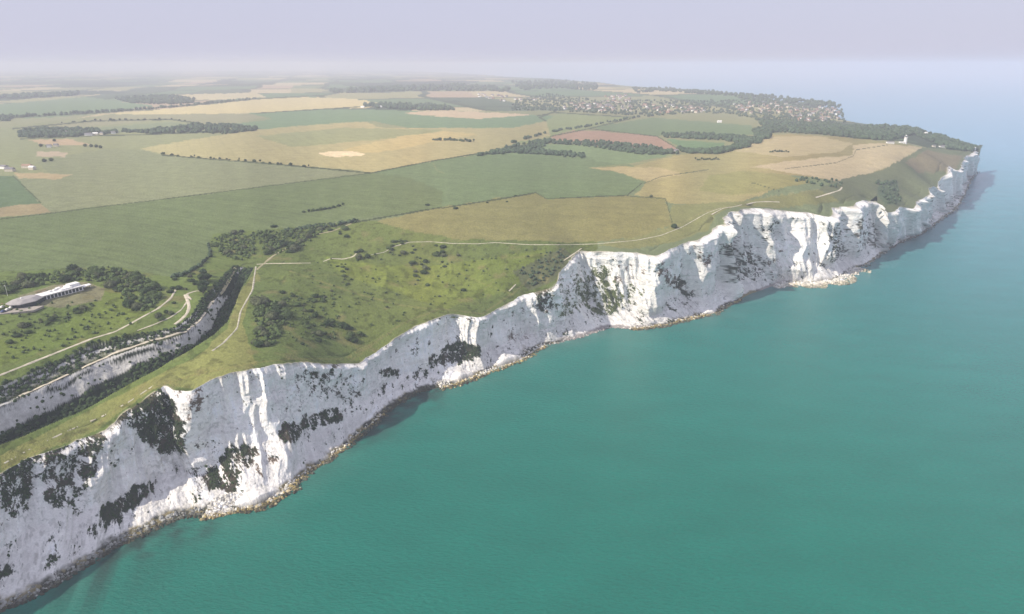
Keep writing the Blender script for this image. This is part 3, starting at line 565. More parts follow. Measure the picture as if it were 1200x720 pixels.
for i in range(9):
    V, Fc = crown_np(100+i, flat=(.62, .75, .9)[i % 3]); BUSH.append(npmesh('bush_%d' % i, V, Fc, M[('leafA', 'leafB', 'leafC')[(0, 1, 0, 1, 0, 2, 0, 1, 2)[i]]], tri=True, smooth=False))
CROWN = []
for i in range(4):
    V, Fc = crown_np(200+i, flat=1.05); CROWN.append(npmesh('crown_%d' % i, V, Fc, M[('leafA', 'leafB', 'leafA', 'wood')[i]], tri=True, smooth=False))
bm = bmesh.new(); tube(bm, (0, 0, -.1), (.02, .01, .55), .07, .045, 8); tube(bm, (.02, .01, .5), (.2, .1, .9), .035, .015, 6); tube(bm, (.02, .01, .5), (-.2, .05, .95), .035, .015, 6); tube(bm, (.02, .01, .5), (.02, -.2, .9), .03, .015, 6)
tmp = bmobj('trunk', bm, M['bark']); TRUNK = tmp.data; bpy.data.objects.remove(tmp)
def bush(x, y, r, label, group, kind=None):
    P = hit(x, y); i = R_.randrange(9) if kind is None else kind
    o = link('bush', BUSH[i]); o.location = (P[0], P[1], P[2]-.15*r); s = r; o.scale = (s*R_.uniform(.85, 1.25), s*R_.uniform(.85, 1.2), s*R_.uniform(.75, 1.1)); o.rotation_euler = (0, 0, R_.uniform(0, 6.28))
    tag(o, label, 'bush', group); return o
def tree(x, y, r, h, label, group=None):
    P = hit(x, y); e = empty('tree', (P[0], P[1], P[2]-.1), R_.uniform(0, 6.28))
    c = link('crown', R_.choice(CROWN), e); c.scale = (r, r, r*.95); c.location = (0, 0, h-r*1.75)
    t = link('trunk', TRUNK, e); t.scale = (h*.8, h*.8, h*.75)
    tag(e, label, 'tree', group); return e
def sample(poly, n):
    p = np.array(poly, float); out = []
    while len(out) < n:
        x = R_.uniform(p[:, 0].min(), p[:, 0].max()); y = R_.uniform(p[:, 1].min(), p[:, 1].max())
        if inpoly(np.array([x]), np.array([y]), poly)[0]: out.append((x, y))
    return out
ZB = [
 ([(246,283),(262,274),(298,272),(298,298),(282,306),(262,296)],22,2.2,4.2,'dark rounded bush in the thicket above the head of the cutting'),
 ([(300,272),(345,270),(385,262),(372,276),(345,296),(312,298)],30,2.4,4.6,'dense dark bush in the big thicket left of the brown track'),
 ([(385,268),(412,266),(412,280),(394,282)],7,2.4,3.6,'dark bush in the clump between the brown track and the arable field'),
 ([(415,292),(433,291),(433,306),(418,306)],6,2.2,3.4,'bush in the dark clump where the chalk path bends'),
 ([(452,281),(474,275),(494,302),(470,308),(455,300)],15,1.6,2.8,'bush in the loose group below the curving chalk path'),
 ([(479,306),(499,304),(498,326),(478,323)],11,1.8,3.0,'grey green bush in the round clump in mid hollow'),
 ([(506,286),(519,286),(526,318),(510,308)],9,1.6,3.2,'bush in the vertical strand hanging below the path in the hollow'),
 ([(394,312),(412,312),(412,336),(398,334)],9,1.5,2.4,'low bush in the small brownish strand left of mid hollow'),
 ([(360,346),(392,341),(386,357),(366,358)],10,1.6,2.6,'bush in the speckled clump above the sloping grass'),
 ([(300,352),(334,356),(339,374),(312,377),(299,369)],20,3.0,4.8,'large dark bush in the thicket beside the right bank of the cutting'),
 ([(296,382),(330,380),(322,404),(299,410)],15,2.0,3.8,'dark bush low on the bank above the cliff corner'),
 ([(322,340),(345,345),(372,366),(350,368)],10,1.6,2.8,'bush in the diagonal strand across the hollow side'),
 ([(350,372),(386,368),(400,398),(352,408)],16,1.8,3.2,'bush round the mossy scarp near the cliff edge'),
 ([(398,378),(426,388),(428,402),(410,402)],9,2.0,3.4,'dark bush in the last clump before the cliff edge'),
 ([(0,332),(60,320),(118,312),(160,320),(190,334),(185,346),(140,336),(110,326),(60,332),(0,346)],50,2.6,4.6,'dark bush in the hedge belt behind the visitor building'),
 ([(128,334),(185,348),(182,366),(158,366),(140,352)],20,2.4,4.2,'bush in the thicket between the building and the cliff path'),
 ([(20,384),(82,364),(112,352),(108,362),(84,372),(28,394)],18,1.6,2.8,'low bush in the line on the slope before the visitor building'),
 ([(195,330),(232,318),(236,330),(215,345),(200,345)],9,1.8,3.4,'bush beside the field corner at the top of the white path'),
 ([(182,372),(206,352),(212,362),(190,378)],7,1.4,2.4,'bush between the two white paths above the cutting')]
for poly, n, r0, r1, lab in ZB:
    for x, y in sample(poly, n): bush(x, y, R_.uniform(r0*.7, r1*1.3), lab, lab.split(' in ')[0]+'s, '+lab.split(' ', 2)[2])
for x, y, r, lab in [(501,241,3,'single bush on the dark field edge above the olive field'),(534,245,3.2,'brownish bush on the ridge above the olive field'),(571,238,2,'left of two small bushes near the bump of the field edge'),(594,237,2.2,'right of two small bushes near the bump of the field edge'),
    (604,230,2,'small bush at the top corner of the olive field'),(790,267,4,'round green bush by the clifftop path bend'),(763,231,3,'dark bush at the corner of the wheat field'),(321,266,4,'green bush standing alone at the edge of the big green field'),(283,272,3.4,'bush left of the thicket, touching the big green field'),
    (20,394,3.2,'dark round bush alone on the slope at far left'),(12,402,2.5,'small bush below the round one at far left'),(543,341,2.8,'dark oval bush alone low in the right of the hollow'),(515,348,1.8,'small dark bush left of the oval bush low in the hollow'),(501,335,3.0,'wide low bush near the middle of the hollow'),(537,300,2.2,'bush on the grass just under the straight chalk path')]:
    bush(x, y, r, lab, None)
for i, (x, y) in enumerate([(239,324),(237,331),(240,337),(236,340),(243,329),(238,344)]):
    tree(x, y, 3.6+.4*(i % 3), 8.5+(i % 2), 'tall dark tree in the short row beside the head of the cutting', 'trees in the row beside the cutting')
for i, (x, y) in enumerate([(356,249),(362,248.5),(367,247.5),(372,247),(376,246.5),(381,245.5),(391,243.5),(397,242),(402,241),(386,245)]):
    tree(x, y, R_.uniform(1.8, 3.4), R_.uniform(3, 5), 'low tree in the narrow copse standing in the big green field', 'trees of the copse in the green field')
for i in range(26):
    t = i/25; x = 192+t*165+R_.uniform(-6, 6); y = np.interp(x, [190, 240, 260, 300, 360], [181, 185.5, 186.5, 190, 196])
    tree(x, y, R_.uniform(1.5, 4.4), R_.uniform(2.6, 6), 'small dark tree in the hedgerow along the lower edge of the wheat field', 'hedgerow trees under the wheat field')
for i in range(16):
    x = 508+i*3.1+R_.uniform(-1.5, 1.5); y = np.interp(x, [508, 530, 556], [164.5, 165, 167])+R_.uniform(-.6, .6); tree(x, y, R_.uniform(2.6, 5.5), R_.uniform(5, 9), 'tree in the small wood standing in the yellow field', 'trees of the small wood in the yellow field')
for i in range(9):
    tree(903+i*2.6, 178.5+R_.uniform(-.6, .6), R_.uniform(1.8, 3.6), R_.uniform(3, 5), 'dark tree in the short row on the headland straw field', 'trees in the row on the headland')
for i in range(12):
    tree(815+i*2.4, 187.6+R_.uniform(-.8, .8), R_.uniform(1.8, 3.6), R_.uniform(3, 5), 'dark tree in the oval copse on the yellow green headland', 'trees in the oval copse on the headland')
for i, x in enumerate([64,100,107,113,118,48,56,52,60]):
    tree(x, [166,172,172.5,173,174,172,173,190,189][i], 4.2, 7.5, 'tree by the small farm paddocks at far left', 'trees by the small farm paddocks')
for i in range(22):
    tree((xx := 75+i*7.5+R_.uniform(-3.5, 3.5)), np.interp(xx, [75, 110, 200, 235], [144, 142, 140, 145.3])+R_.uniform(-.5, .5), R_.uniform(2.5, 6), R_.uniform(4, 9), 'tree in the hedgerow above the long wood on the left', 'hedgerow trees above the long wood')
UNDER = [([(246,284),(262,275),(298,273),(298,300),(282,307),(258,298)],170,'low scrub under the bushes at the head of the cutting'),([(298,272),(345,270),(388,262),(372,277),(345,297),(310,299)],260,'low scrub filling the big thicket beside the brown track'),
 ([(299,352),(334,356),(339,374),(322,404),(299,408),(296,375)],170,'low scrub filling the thicket beside the right bank'),([(0,332),(60,320),(118,312),(160,320),(190,334),(188,352),(175,366),(150,362),(125,330),(60,332),(0,346)],380,'low scrub filling the belt behind the visitor building'),
 ([(340,340),(400,345),(400,398),(350,408),(330,385)],110,'loose low scrub on the hollow side above the cliff'),([(420,285),(640,292),(600,338),(520,358),(440,392),(400,370),(345,320)],120,'tiny gorse tufts dotted on the open grass of the hollow'),([(0,360),(120,352),(190,368),(120,392),(0,432)],120,'tiny tufts of scrub on the slope before the visitor building')]
# woods: too many trees to count, one object each
def wood(poly, n, r0, r1, label, m='wood', line=False):
    V0, F0 = IC2; VV, FF = [], []
    if line:
        s = np.sort(NR.rand(n)); L = np.array(poly, float); a = arc(L); px = np.interp(s*a[-1], a, L[:, 0])+NR.randn(n)*.5; py = np.interp(s*a[-1], a, L[:, 1])+NR.randn(n)*line
    else:
        pts = np.array(sample(poly, n)); px, py = pts[:, 0], pts[:, 1]
    P = hit(px, py); r = NR.uniform(r0, r1, n)
    W = V0[None]*r[:, None, None]*NR.uniform(.8, 1.25, (n, 1, 3))
    ns = fbm(W[..., 0]/r.mean()*1.6+np.arange(n)[:, None]*7, W[..., 1]/r.mean()*1.6, W[..., 2]/r.mean()*1.6, 3, 9, .7)
    W = W*(1+.4*ns[..., None]); W[..., 2] = W[..., 2]*.95+r[:, None]*.75
    W = W+P[:, None, :]
    Fc = F0[None]+np.arange(n)[:, None, None]*len(V0)
    o = link('wood' if not line else 'hedgerow', npmesh('wood', W.reshape(-1, 3), Fc.reshape(-1, 3), M[m], tri=True, smooth=False)); tag(o, label, 'wood' if not line else 'hedgerow', None, 'stuff'); return o
wood([(22,155),(50,151),(115,152),(118,156),(90,160.5),(24,162)], 380, 2.5, 5.5, 'long dark wood with white farm buildings at its lower edge, far left')
wood([(165,155),(230,147),(270,147),(305,151),(300,153.5),(265,157.5),(220,156),(170,158)], 330, 3, 6, 'wedge shaped dark wood pointing right beside the yellow field')
wood([(118,157.5),(145,154),(170,156)], 50, 3, 5, 'thin tree line joining the two left woods', line=.6)
wood([(135,116),(200,112),(228,117),(226,121),(195,123),(150,121)], 420, 4.5, 8, 'hazy oval wood behind the green field at upper left')
wood([(-60,117),(0,116.5),(50,115),(92,112),(92,109),(50,111),(0,114)], 260, 6, 11, 'hazy far wood at the left edge of the photo')
wood([(-60,138),(12,137),(13,142),(-60,145)], 160, 4, 7, 'small dark wood cut by the left edge of the photo')
wood([(0,138.5),(70,134.5),(130,131),(200,126),(300,116)], 150, 3, 6, 'tree dotted hedge between the green field and the straw field', line=.4)
wood([(422,124.5),(440,122),(500,123.5),(530,127),(533,129.5),(500,130),(440,127)], 240, 5, 8, 'flat dark wood with a white roofed farm, upper middle')
wood([(385,107.5),(450,103),(560,100),(600,104),(600,108),(480,107),(400,110)], 380, 7, 13, 'long hazy ridge wood in the upper middle')
wood([(0,132),(0,133)], 3, 1, 2, 'few low shrubs at the left field edge', line=.1) if False else None
wood([(600,172),(640,163.5),(650,165),(640,170),(632,176),(686,181.5),(684,184),(650,182.5),(600,179.5),(570,182),(580,177)], 330, 2, 3.8, 'ragged wood at the left tip of the brown field')
wood([(640,166),(700,166),(760,172),(795,178),(793,182),(750,181.5),(700,173.5),(650,169)], 420, 2, 4, 'dark tree belt running along the lower side of the brown field')
wood([(560,182),(600,178),(650,181),(685,184)], 90, 2.5, 4, 'straggling low hedge running left from the ragged wood', line=.9)
wood([(600,168),(645,155),(690,148),(750,137)], 80, 2.5, 4, 'thin hedge climbing to the village', line=.5)
wood([(775,157),(830,158),(890,162),(893,168),(870,170),(850,165),(780,162)], 380, 2.5, 4.5, 'dark wood with a white house in it right of the green field')
wood([(790,173),(812,177),(850,175),(870,168),(880,172),(840,181),(800,180)], 260, 2.5, 4.5, 'wood at the lower rim of the small dark green field')
wood([(885,140),(960,145),(1000,149),(1040,148),(1075,151),(1085,157),(1062,160),(1045,165),(1030,165),(960,158),(900,155)], 1300, 3, 5.5, 'broad dark wood behind the headland straw field')
wood([(1070,153),(1100,160),(1125,168),(1143,174),(1140,178),(1110,175),(1090,166),(1075,160)], 520, 3, 5.5, 'dark wood covering the far tip of the headland')
wood([(880,152),(905,153),(900,164),(888,163)], 150, 3, 6, 'wood joining the village and the headland')
wood([(600,120),(640,110),(700,118),(760,118),(870,118),(985,124),(992,148),(930,142),(880,138),(820,132),(760,137),(700,133),(640,130),(600,130)], 1700, 2.5, 5.2, 'mottled woodland wrapping the far village')
wood([(600,97),(650,95),(700,98),(700,106),(650,104),(610,106)], 300, 7, 12, 'hazy wood on the far skyline hill')
wood([(740,103),(790,104),(900,113),(980,122),(975,126),(880,120),(860,113),(780,108),(745,109)], 420, 5, 9, 'dark tree fringe on the far coastal hilltop')
wood([(1025,214),(1050,211),(1056,238),(1038,241)], 45, 1.3, 2.6, 'dark scrub on the headland hollow slope')
wood([(935,205),(960,210),(985,212),(990,222),(960,218),(932,214)], 34, 1, 2.2, 'dark scrub under the straw field on the headland')
wood([(605,318),(640,296),(660,292),(668,300),(645,325),(622,338)], 70, .7, 1.7, 'dark scrub running down to the broken bay cliff')
wood([(200,326),(214,323),(233,313),(247,300),(244,286)], 60, 1.0, 1.9, 'dark hedge curving round the corner of the big green field', line=.5)
wood([(330,272),(360,268),(395,264),(420,259)], 60, 1.2, 2.2, 'dark hedge along the top of the thicket', line=.6)
for poly, n, lab in UNDER:
    o = wood(poly, n, .5, 1.9 if n > 150 else 1.2, lab, m='leafB'); o.name = 'scrub'; o['category'] = 'scrub'
for (poly, n) in (([(0,545),(10,527),(75,492),(130,463),(185,437),(225,417),(252,397),(268,378),(262,376),(240,396),(180,430),(100,470),(0,517)], 700),):
    pass
def scatter_trench(n, t0, t1, r0, r1, label, smax=1.):
    V0, F0 = IC2; s = NR.rand(n)*smax; t = NR.uniform(t0, t1, n)
    cx_, cy_ = [np.interp(s*CRS[-1], CRS, CRW[:, i]) for i in (0, 1)]; lx, ly = [np.interp(s*TLS[-1], TLS, TLW[:, i]) for i in (0, 1)]
    XY = np.stack([cx_+(lx-cx_)*t, cy_+(ly-cy_)*t], -1); z = zfun(XY); r = NR.uniform(r0, r1, n)
    W = V0[None]*r[:, None, None]*NR.uniform(.8, 1.3, (n, 1, 3)); W = W*(1+.4*fbm(W[..., 0]*1.3+np.arange(n)[:, None]*7, W[..., 1]*1.3, W[..., 2]*1.3, 3, 9, .7)[..., None])
    W[..., 2] += r[:, None]*.3; W = W+np.column_stack([XY, z])[:, None, :]
    o = link('scrub', npmesh('scrub', W.reshape(-1, 3), (F0[None]+np.arange(n)[:, None, None]*len(V0)).reshape(-1, 3), M['leafA'], tri=True, smooth=False)); tag(o, label, 'scrub', None, 'stuff')
V0, F0 = ico(1); n = len(CPOS); W = V0[None]*(NR.uniform(.2, 1.0, n)**1.6*.75+.12)[:, None, None]*NR.uniform(.6, 1.5, (n, 1, 3))*(1+.25*NR.randn(n, len(V0), 1))+CPOS[:, None, :]
tag(link('scrub', npmesh('scrub', W.reshape(-1, 3), (F0[None]+np.arange(n)[:, None, None]*len(V0)).reshape(-1, 3), M['leafA'], tri=True, smooth=False)), 'dark scrub clinging to ledges and slumps of the white cliffs', 'scrub', None, 'stuff')
scatter_trench(2300, .12, .52, .6, 1.7, 'dark scrub filling the floor of the cutting')
scatter_trench(800, .80, 1.03, .5, 1.4, 'dark scrub under the rim of the cutting')
scatter_trench(260, .35, .75, .4, 1.1, 'small dark scrub clinging to the chalk slope of the cutting')
# ------------------------------------------------------------------ ROCKS on the shore
def rocks(x0, x1, n, r0, r1, wout, win, label, cols, seed):
    r = np.random.RandomState(seed); V0, F0 = ico(1); xs_ = r.uniform(x0, x1, n)
    ii = np.array([np.argmin(np.abs(np.interp(u, U, A[:, 2])-x)) for x in xs_]); off = r.uniform(-win, wout, n)
    edgew = wout*(.35+.65*(noise(S[ii]/11, 0, 0, seed)*.5+.5)); off = np.where(off > edgew, off*r.rand(n)*.5, off)
    Xc = X[-1][ii]+nx[ii]*off; Yc = Y[-1][ii]+ny[ii]*off; sz = r0+(r1-r0)*r.rand(n)**2.5
    zc = np.where(off < 0, .10*np.abs(off)*3, -.1)
    W = V0[None]*sz[:, None, None]*r.uniform(.6, 1.2, (n, 1, 3))*(1+.35*r.randn(n, len(V0), 1)*.6)
    W = W+np.stack([Xc, Yc, zc], -1)[:, None, :]
    t = np.clip((off+win*.2)/(wout*.8), 0, 1)+r.randn(n)*.18; ci = np.interp(t, [0, .35, .7, 1], [0, 1, 2, 3]); c = np.array(cols); a = np.floor(ci).astype(int).clip(0, 2); fr = (ci-a)[:, None]
    cc = (c[a]*(1-fr)+c[a+1]*fr)*(1+.25*r.randn(n, 1)).clip(.5, 1.5)
    o = link('boulders', npmesh('boulders', W.reshape(-1, 3), (F0[None]+np.arange(n)[:, None, None]*len(V0)).reshape(-1, 3), M['boulder'], np.repeat(np.clip(cc, .03, .75), len(V0), 0), smooth=False, tri=True)); tag(o, label, 'boulders', None, 'stuff')
WH, GO, DK, GR = (.62, .60, .55), (.34, .27, .12), (.07, .065, .045), (.12, .12, .09)
rocks(-60, 240, 1500, .3, 1.5, 6, 5, 'dark weedy boulders along the shaded shore at lower left', [(.3, .3, .28), (.1, .1, .08), DK, DK], 1)
rocks(240, 345, 2600, .3, 1.7, 11, 12, 'golden and white boulders at the foot of the big rock fall', [WH, WH, GO, DK], 2)
rocks(335, 450, 1900, .3, 1.5, 8, 7, 'weedy boulders fringing the shore right of the big fall', [WH, GO, DK, GR], 3)
rocks(450, 515, 500, .3, 1.2, 4, 4, 'dark boulders in the shaded cove', [GR, DK, DK, DK], 4)
rocks(512, 640, 2600, .3, 1.6, 10, 12, 'white boulders with a golden weedy fringe, middle shore', [WH, WH, GO, DK], 5)
rocks(640, 740, 500, .3, 1.2, 3, 6, 'few chalk boulders on the shingle of the bay', [WH, WH, (.3, .27, .25), (.25, .22, .2)], 6)
rocks(738, 868, 2400, .3, 1.8, 9, 9, 'brown weedy boulders under the sunlit buttress', [WH, GO, DK, GR], 7)
rocks(903, 1005, 4200, .4, 2.4, 26, 12, 'pale chalk boulders spilling into the sea under the tall cliff', [WH, WH, (.5, .45, .36), (.25, .24, .17)], 8)
rocks(1010, 1148, 900, .5, 2.4, 6, 6, 'dark boulders along the far foot of the cliffs', [WH, (.3, .28, .24), DK, DK], 9)
# ------------------------------------------------------------------ BUILDINGS
def orient(p, q_): return math.atan2(q_[1]-p[1], q_[0]-p[0])
# visitor building
pA, pB = hit(49, 352), hit(97, 340); ang = orient(pA, pB); Lw = float(np.hypot(*(pB-pA)[:2])); zg = float(min(pA[2], pB[2]))-.3
vc = empty('visitor_centre', (float(pA[0]), float(pA[1]), zg), ang); tag(vc, 'visitor building with grey faceted roof and long white glazed wing at far left', 'visitor centre')
bm = bmesh.new(); box(bm, Lw/2, 2.6, 0, Lw, 7.5, 3.9); bmobj('wing_wall', bm, M['white'], vc)
bm = bmesh.new(); box(bm, Lw/2, 2.6, 3.9, Lw+1.0, 9.2, .45); bmobj('wing_roof', bm, M['white'], vc)
for k in range(11):
    bm = bmesh.new(); box(bm, 2+k*(Lw-4)/10, -1.2, .7, (Lw-4)/10-.8, .14, 2.6); w_ = bmobj('window', bm, M['glass'], vc)
for k in range(3):
    bm = bmesh.new(); box(bm, Lw*.30+k*3.4, 4.4, 4.35, 2.3, 1.8, .9+.3*(k % 2)); bmobj('roof_plant', bm, M['white'], vc)
bm = bmesh.new(); box(bm, Lw-4.5, 4.2, 4.35, 8, 5.5, 2.2); bmobj('upper_block', bm, M['white'], vc)
bm = bmesh.new(); box(bm, Lw*.55, 8.4, 0, Lw*.5, 4.0, 3.0); box(bm, Lw*.78, 7.9, 0, 5, 3.1, 4.9); bmobj('annex', bm, M['white'], vc)
bm = bmesh.new(); box(bm, Lw*.62, 1.2, 4.35, 9, 3.4, .8); box(bm, Lw*.5, 5, 4.35, 3.2, 2.6, 1.5); bmobj('roof_light', bm, M['white'], vc)
bm = bmesh.new(); prism(bm, [(Lw+.52, -1.5), (Lw+7.5, .4), (Lw+8.0, 4.2), (Lw+.52, 5.5)], 2.4, 3.0); bmobj('canopy', bm, M['white'], vc)
for px_, py_ in ((Lw+7, .9), (Lw+7.2, 3.8)):
    bm = bmesh.new(); tube(bm, (px_, py_, 0), (px_, py_, 2.39), .18, .18, 8); bmobj('canopy_post', bm, M['white'], vc)
hall = [(-22, -2.5), (-17.5, -7.5), (-7, -8.5), (1.5, -3.2), (1.5, 5.5), (-3, 9), (-15, 9.5), (-22, 4)]
bm = bmesh.new(); prism(bm, [(x*.93-.5, y*.9) for x, y in hall], 0, 3.6); bmobj('hall_wall', bm, M['glass'], vc)
bm = bmesh.new()
lo = [bm.verts.new((x-.9, y, 3.62)) for x, y in hall]; mi = [bm.verts.new((x-.9, y, 4.1)) for x, y in hall]; hi = [bm.verts.new((x*.55-4.6, y*.5, 5.9)) for x, y in hall]
bm.faces.new(lo[::-1]); bm.faces.new(hi); n = len(hall)
for i in range(n):
    j = (i+1) % n; bm.faces.new([lo[i], lo[j], mi[j], mi[i]]); bm.faces.new([mi[i], mi[j], hi[j], hi[i]])
bmobj('hall_roof', bm, M['roofgrey'], vc)
bm = bmesh.new(); tube(bm, (-13, 1, 5.9), (-13, 1, 6.7), .8, .6, 10); bmobj('roof_vent', bm, M['white'], vc)
# terrace
def flatslab(pts, name, m, lift=.35):
    P = hit(np.array([p[0] for p in pts]), np.array([p[1] for p in pts])); z = P[:, 2].mean()+lift; bm = bmesh.new(); prism(bm, [(float(a), float(b)) for a, b, _ in P], z-1.5, z); o = bmobj(name, bm, m); return o, P
o, _ = flatslab([(-20,361),(5,352),(22,360),(52,361),(40,367),(0,369),(-20,372)], 'terrace', M['stone']); tag(o, kind='structure')
o, _ = flatslab([(40,345),(60,338),(74,334),(80,337),(66,343),(52,348)], 'terrace', M['stone'], .25); tag(o, kind='structure')
# flagpole
P = hit(9, 347); e = empty('flagpole', P.tolist()); bm = bmesh.new(); tube(bm, (0, 0, -.2), (0, 0, 9), .14, .08, 8); bmobj('pole', bm, M['white'], e); bm = bmesh.new(); box(bm, -.55, 0, 7.9, .9, .05, .9); bmobj('flag', bm, M['paintsilver'], e)
tag(e, 'thin pale flagpole standing on the grass left of the visitor building', 'flagpole')
# picnic tables
def picnic():
    e = empty('picnic_table', (0, 0, 0)); bm = bmesh.new(); box(bm, 0, 0, .70, 1.8, .8, .06); bmobj('table_top', bm, M['timber'], e)
    for s in (-1, 1):
        bm = bmesh.new(); box(bm, 0, s*.72, .42, 1.8, .3, .05); bmobj('bench', bm, M['timber'], e)
        bm = bmesh.new(); box(bm, s*.65, 0, 0, .09, .1, .69); box(bm, s*.65, 0, .33, .09, 1.5, .08); bmobj('leg', bm, M['timber'], e)
    return e
def dup(e):
    r = e.copy(); col.objects.link(r)
    for c in e.children:
        d = c.copy(); col.objects.link(d); d.parent = r
    return r
p0 = picnic(); spots = [(43,343.5),(46,342.2),(50,342.5),(53,341),(48,344.3),(3,357.5),(8,359)]
for i, (x, y) in enumerate(spots):
    e = p0 if i == 0 else dup(p0); P = hit(x, y); e.location = (P[0], P[1], P[2]+.4); e.rotation_euler = (0, 0, i*.9)
    if i < 5: tag(e, 'small brown picnic table on the paving behind the grey roof', 'picnic table', 'picnic tables behind the grey roof')
    else: tag(e, 'small brown picnic table on the left terrace by the parked cars', 'picnic table', 'picnic tables on the left terrace')
# parked cars at the left edge
def car(m):
    e = empty('parked_car', (0, 0, 0)); bm = bmesh.new(); pr = [(-2.1, .35), (-2.15, .8), (-1.5, .95), (-.9, 1.45), (.7, 1.48), (1.35, .98), (2.1, .85), (2.15, .35)]
    a = [bm.verts.new((x, -.85, z)) for x, z in pr]; b_ = [bm.verts.new((x, .85, z)) for x, z in pr]; bm.faces.new(a); bm.faces.new(b_[::-1])
    for i in range(len(pr)): j = (i+1) % len(pr); bm.faces.new([a[j], a[i], b_[i], b_[j]])
    bmesh.ops.bevel(bm, geom=bm.edges[:], offset=.07, segments=2, affect='EDGES'); bmobj('body', bm, m, e, True)
    bm = bmesh.new(); box(bm, -.1, 0, 1.0, 2.0, 1.74, .36); bmobj('window', bm, M['glass'], e)
    for sx in (-1.3, 1.3):
        for sy in (-.8, .8): bm = bmesh.new(); tube(bm, (sx, sy-.11, .33), (sx, sy+.11, .33), .33, .33, 14); bmobj('wheel', bm, M['tyre'], e)
    return e
for i, (x, y, mm, lab) in enumerate([(3,361.5,'white','white parked car on the terrace at the left edge, nearest the building'),(-3,364,'paintsilver','silver parked car cut by the left edge of the photo'),(9,364.5,'white','white parked car left of the grey roof, furthest right'),(4,366.5,'paintblue','dark blue parked car at the lower rim of the terrace'),(14,361.5,'white','white parked car tucked under the edge of the grey roof')]):
    e = car(M[mm]); P = hit(x, y); e.location = (P[0], P[1], P[2]+.45); e.rotation_euler = (0, 0, ang+.5); tag(e, lab, 'car', 'cars parked by the visitor building')
# lighthouse
P = hit(1060.5, 168.5); k = 1.0
e = empty('lighthouse', P.tolist()); tag(e, 'white lighthouse tower on the headland beside the straw field', 'lighthouse')
bm = bmesh.new(); tube(bm, (0, 0, -1), (0, 0, 13), 3.6, 2.9, 8); bmobj('tower', bm, M['white'], e)
bm = bmesh.new(); tube(bm, (0, 0, 13), (0, 0, 13.7), 3.8, 3.8, 12); bmobj('gallery', bm, M['white'], e)
bm = bmesh.new(); tube(bm, (0, 0, 13.7), (0, 0, 16.2), 1.7, 1.7, 10); bmobj('lantern', bm, M['glass'], e)
bm = bmesh.new(); tube(bm, (0, 0, 16.2), (0, 0, 17.8), 2.0, .2, 10); bmobj('lantern_roof', bm, M['white'], e)
bm = bmesh.new(); box(bm, -8, -1, -1, 9, 6, 5.0); bmobj('keeper_wing', bm, M['white'], e)
bm = bmesh.new(); box(bm, -16, 1, -1, 7, 5, 3.6); bmobj('low_wing', bm, M['white'], e)
HB = {}
def house(x, y, rz, label, group=None, wall='cream', roof='redroof', lx=10, ly=7, h=4.5, rh=2.8, name='house', fine=False, cat='house'):
    P = hit(x, y); key = (wall, roof, round(lx), round(ly), fine)
    if key not in HB:
        bm = bmesh.new(); box(bm, 0, 0, -1, lx, ly, h+1); a = bmobj('wall', bm, M[wall]); bm = bmesh.new(); gable(bm, lx, ly, h+.01, rh); b_ = bmobj('roof', bm, M[roof])
        bm = bmesh.new(); box(bm, lx*.3, 0, h+rh*.6, .9, .9, rh*.8); c_ = bmobj('chimney', bm, M['brick']); bm = bmesh.new()
        for sx in (-.3, 0, .3):
            for sy in (-1, 1): box(bm, sx*lx, sy*(ly/2+.02), 1.1, 1.2, .1, 1.4)
        d_ = bmobj('windows', bm, M['glass']); HB[key] = [o.data for o in (a, b_, c_, d_)]
        for o in (a, b_, c_, d_): bpy.data.objects.remove(o)
    e = empty(name, (P[0], P[1], P[2]), rz); ms = HB[key]
    w_ = link('wall', ms[0], e); r_ = link('roof', ms[1], e)
    if h > 3.5: link('chimney', ms[2], r_)
    tag(e, label, cat, group); return e
house(1043, 168.5, 0, 'low white outbuilding left of the lighthouse', wall='white', roof='greyroof', lx=14, ly=6, h=3.4, rh=1.4, name='outbuilding', cat='outbuilding')
house(1084.5, 159.5, .3, 'white house poking out of the wood behind the lighthouse', wall='white', roof='white', lx=7, ly=6, h=7)
house(1104, 173, .2, 'long low white house at the wood edge near the headland tip', wall='white', roof='greyroof', lx=14, ly=6, h=3.6, rh=1.8)
house(1110, 174.5, .3, 'smaller white house right of the long low one near the headland tip', wall='white', roof='white', lx=8, ly=6, h=3.6, rh=1.8)
house(1094, 172.5, .1, 'small grey green shed at the wood edge near the headland tip', wall='cream', roof='greyroof', lx=6, ly=5, h=3.4, rh=1.4, name='shed', cat='shed')
house(1141, 175.5, .3, 'white hut at the very tip of the headland cliff', wall='white', roof='white', lx=6, ly=6, h=4.4, rh=1.4)
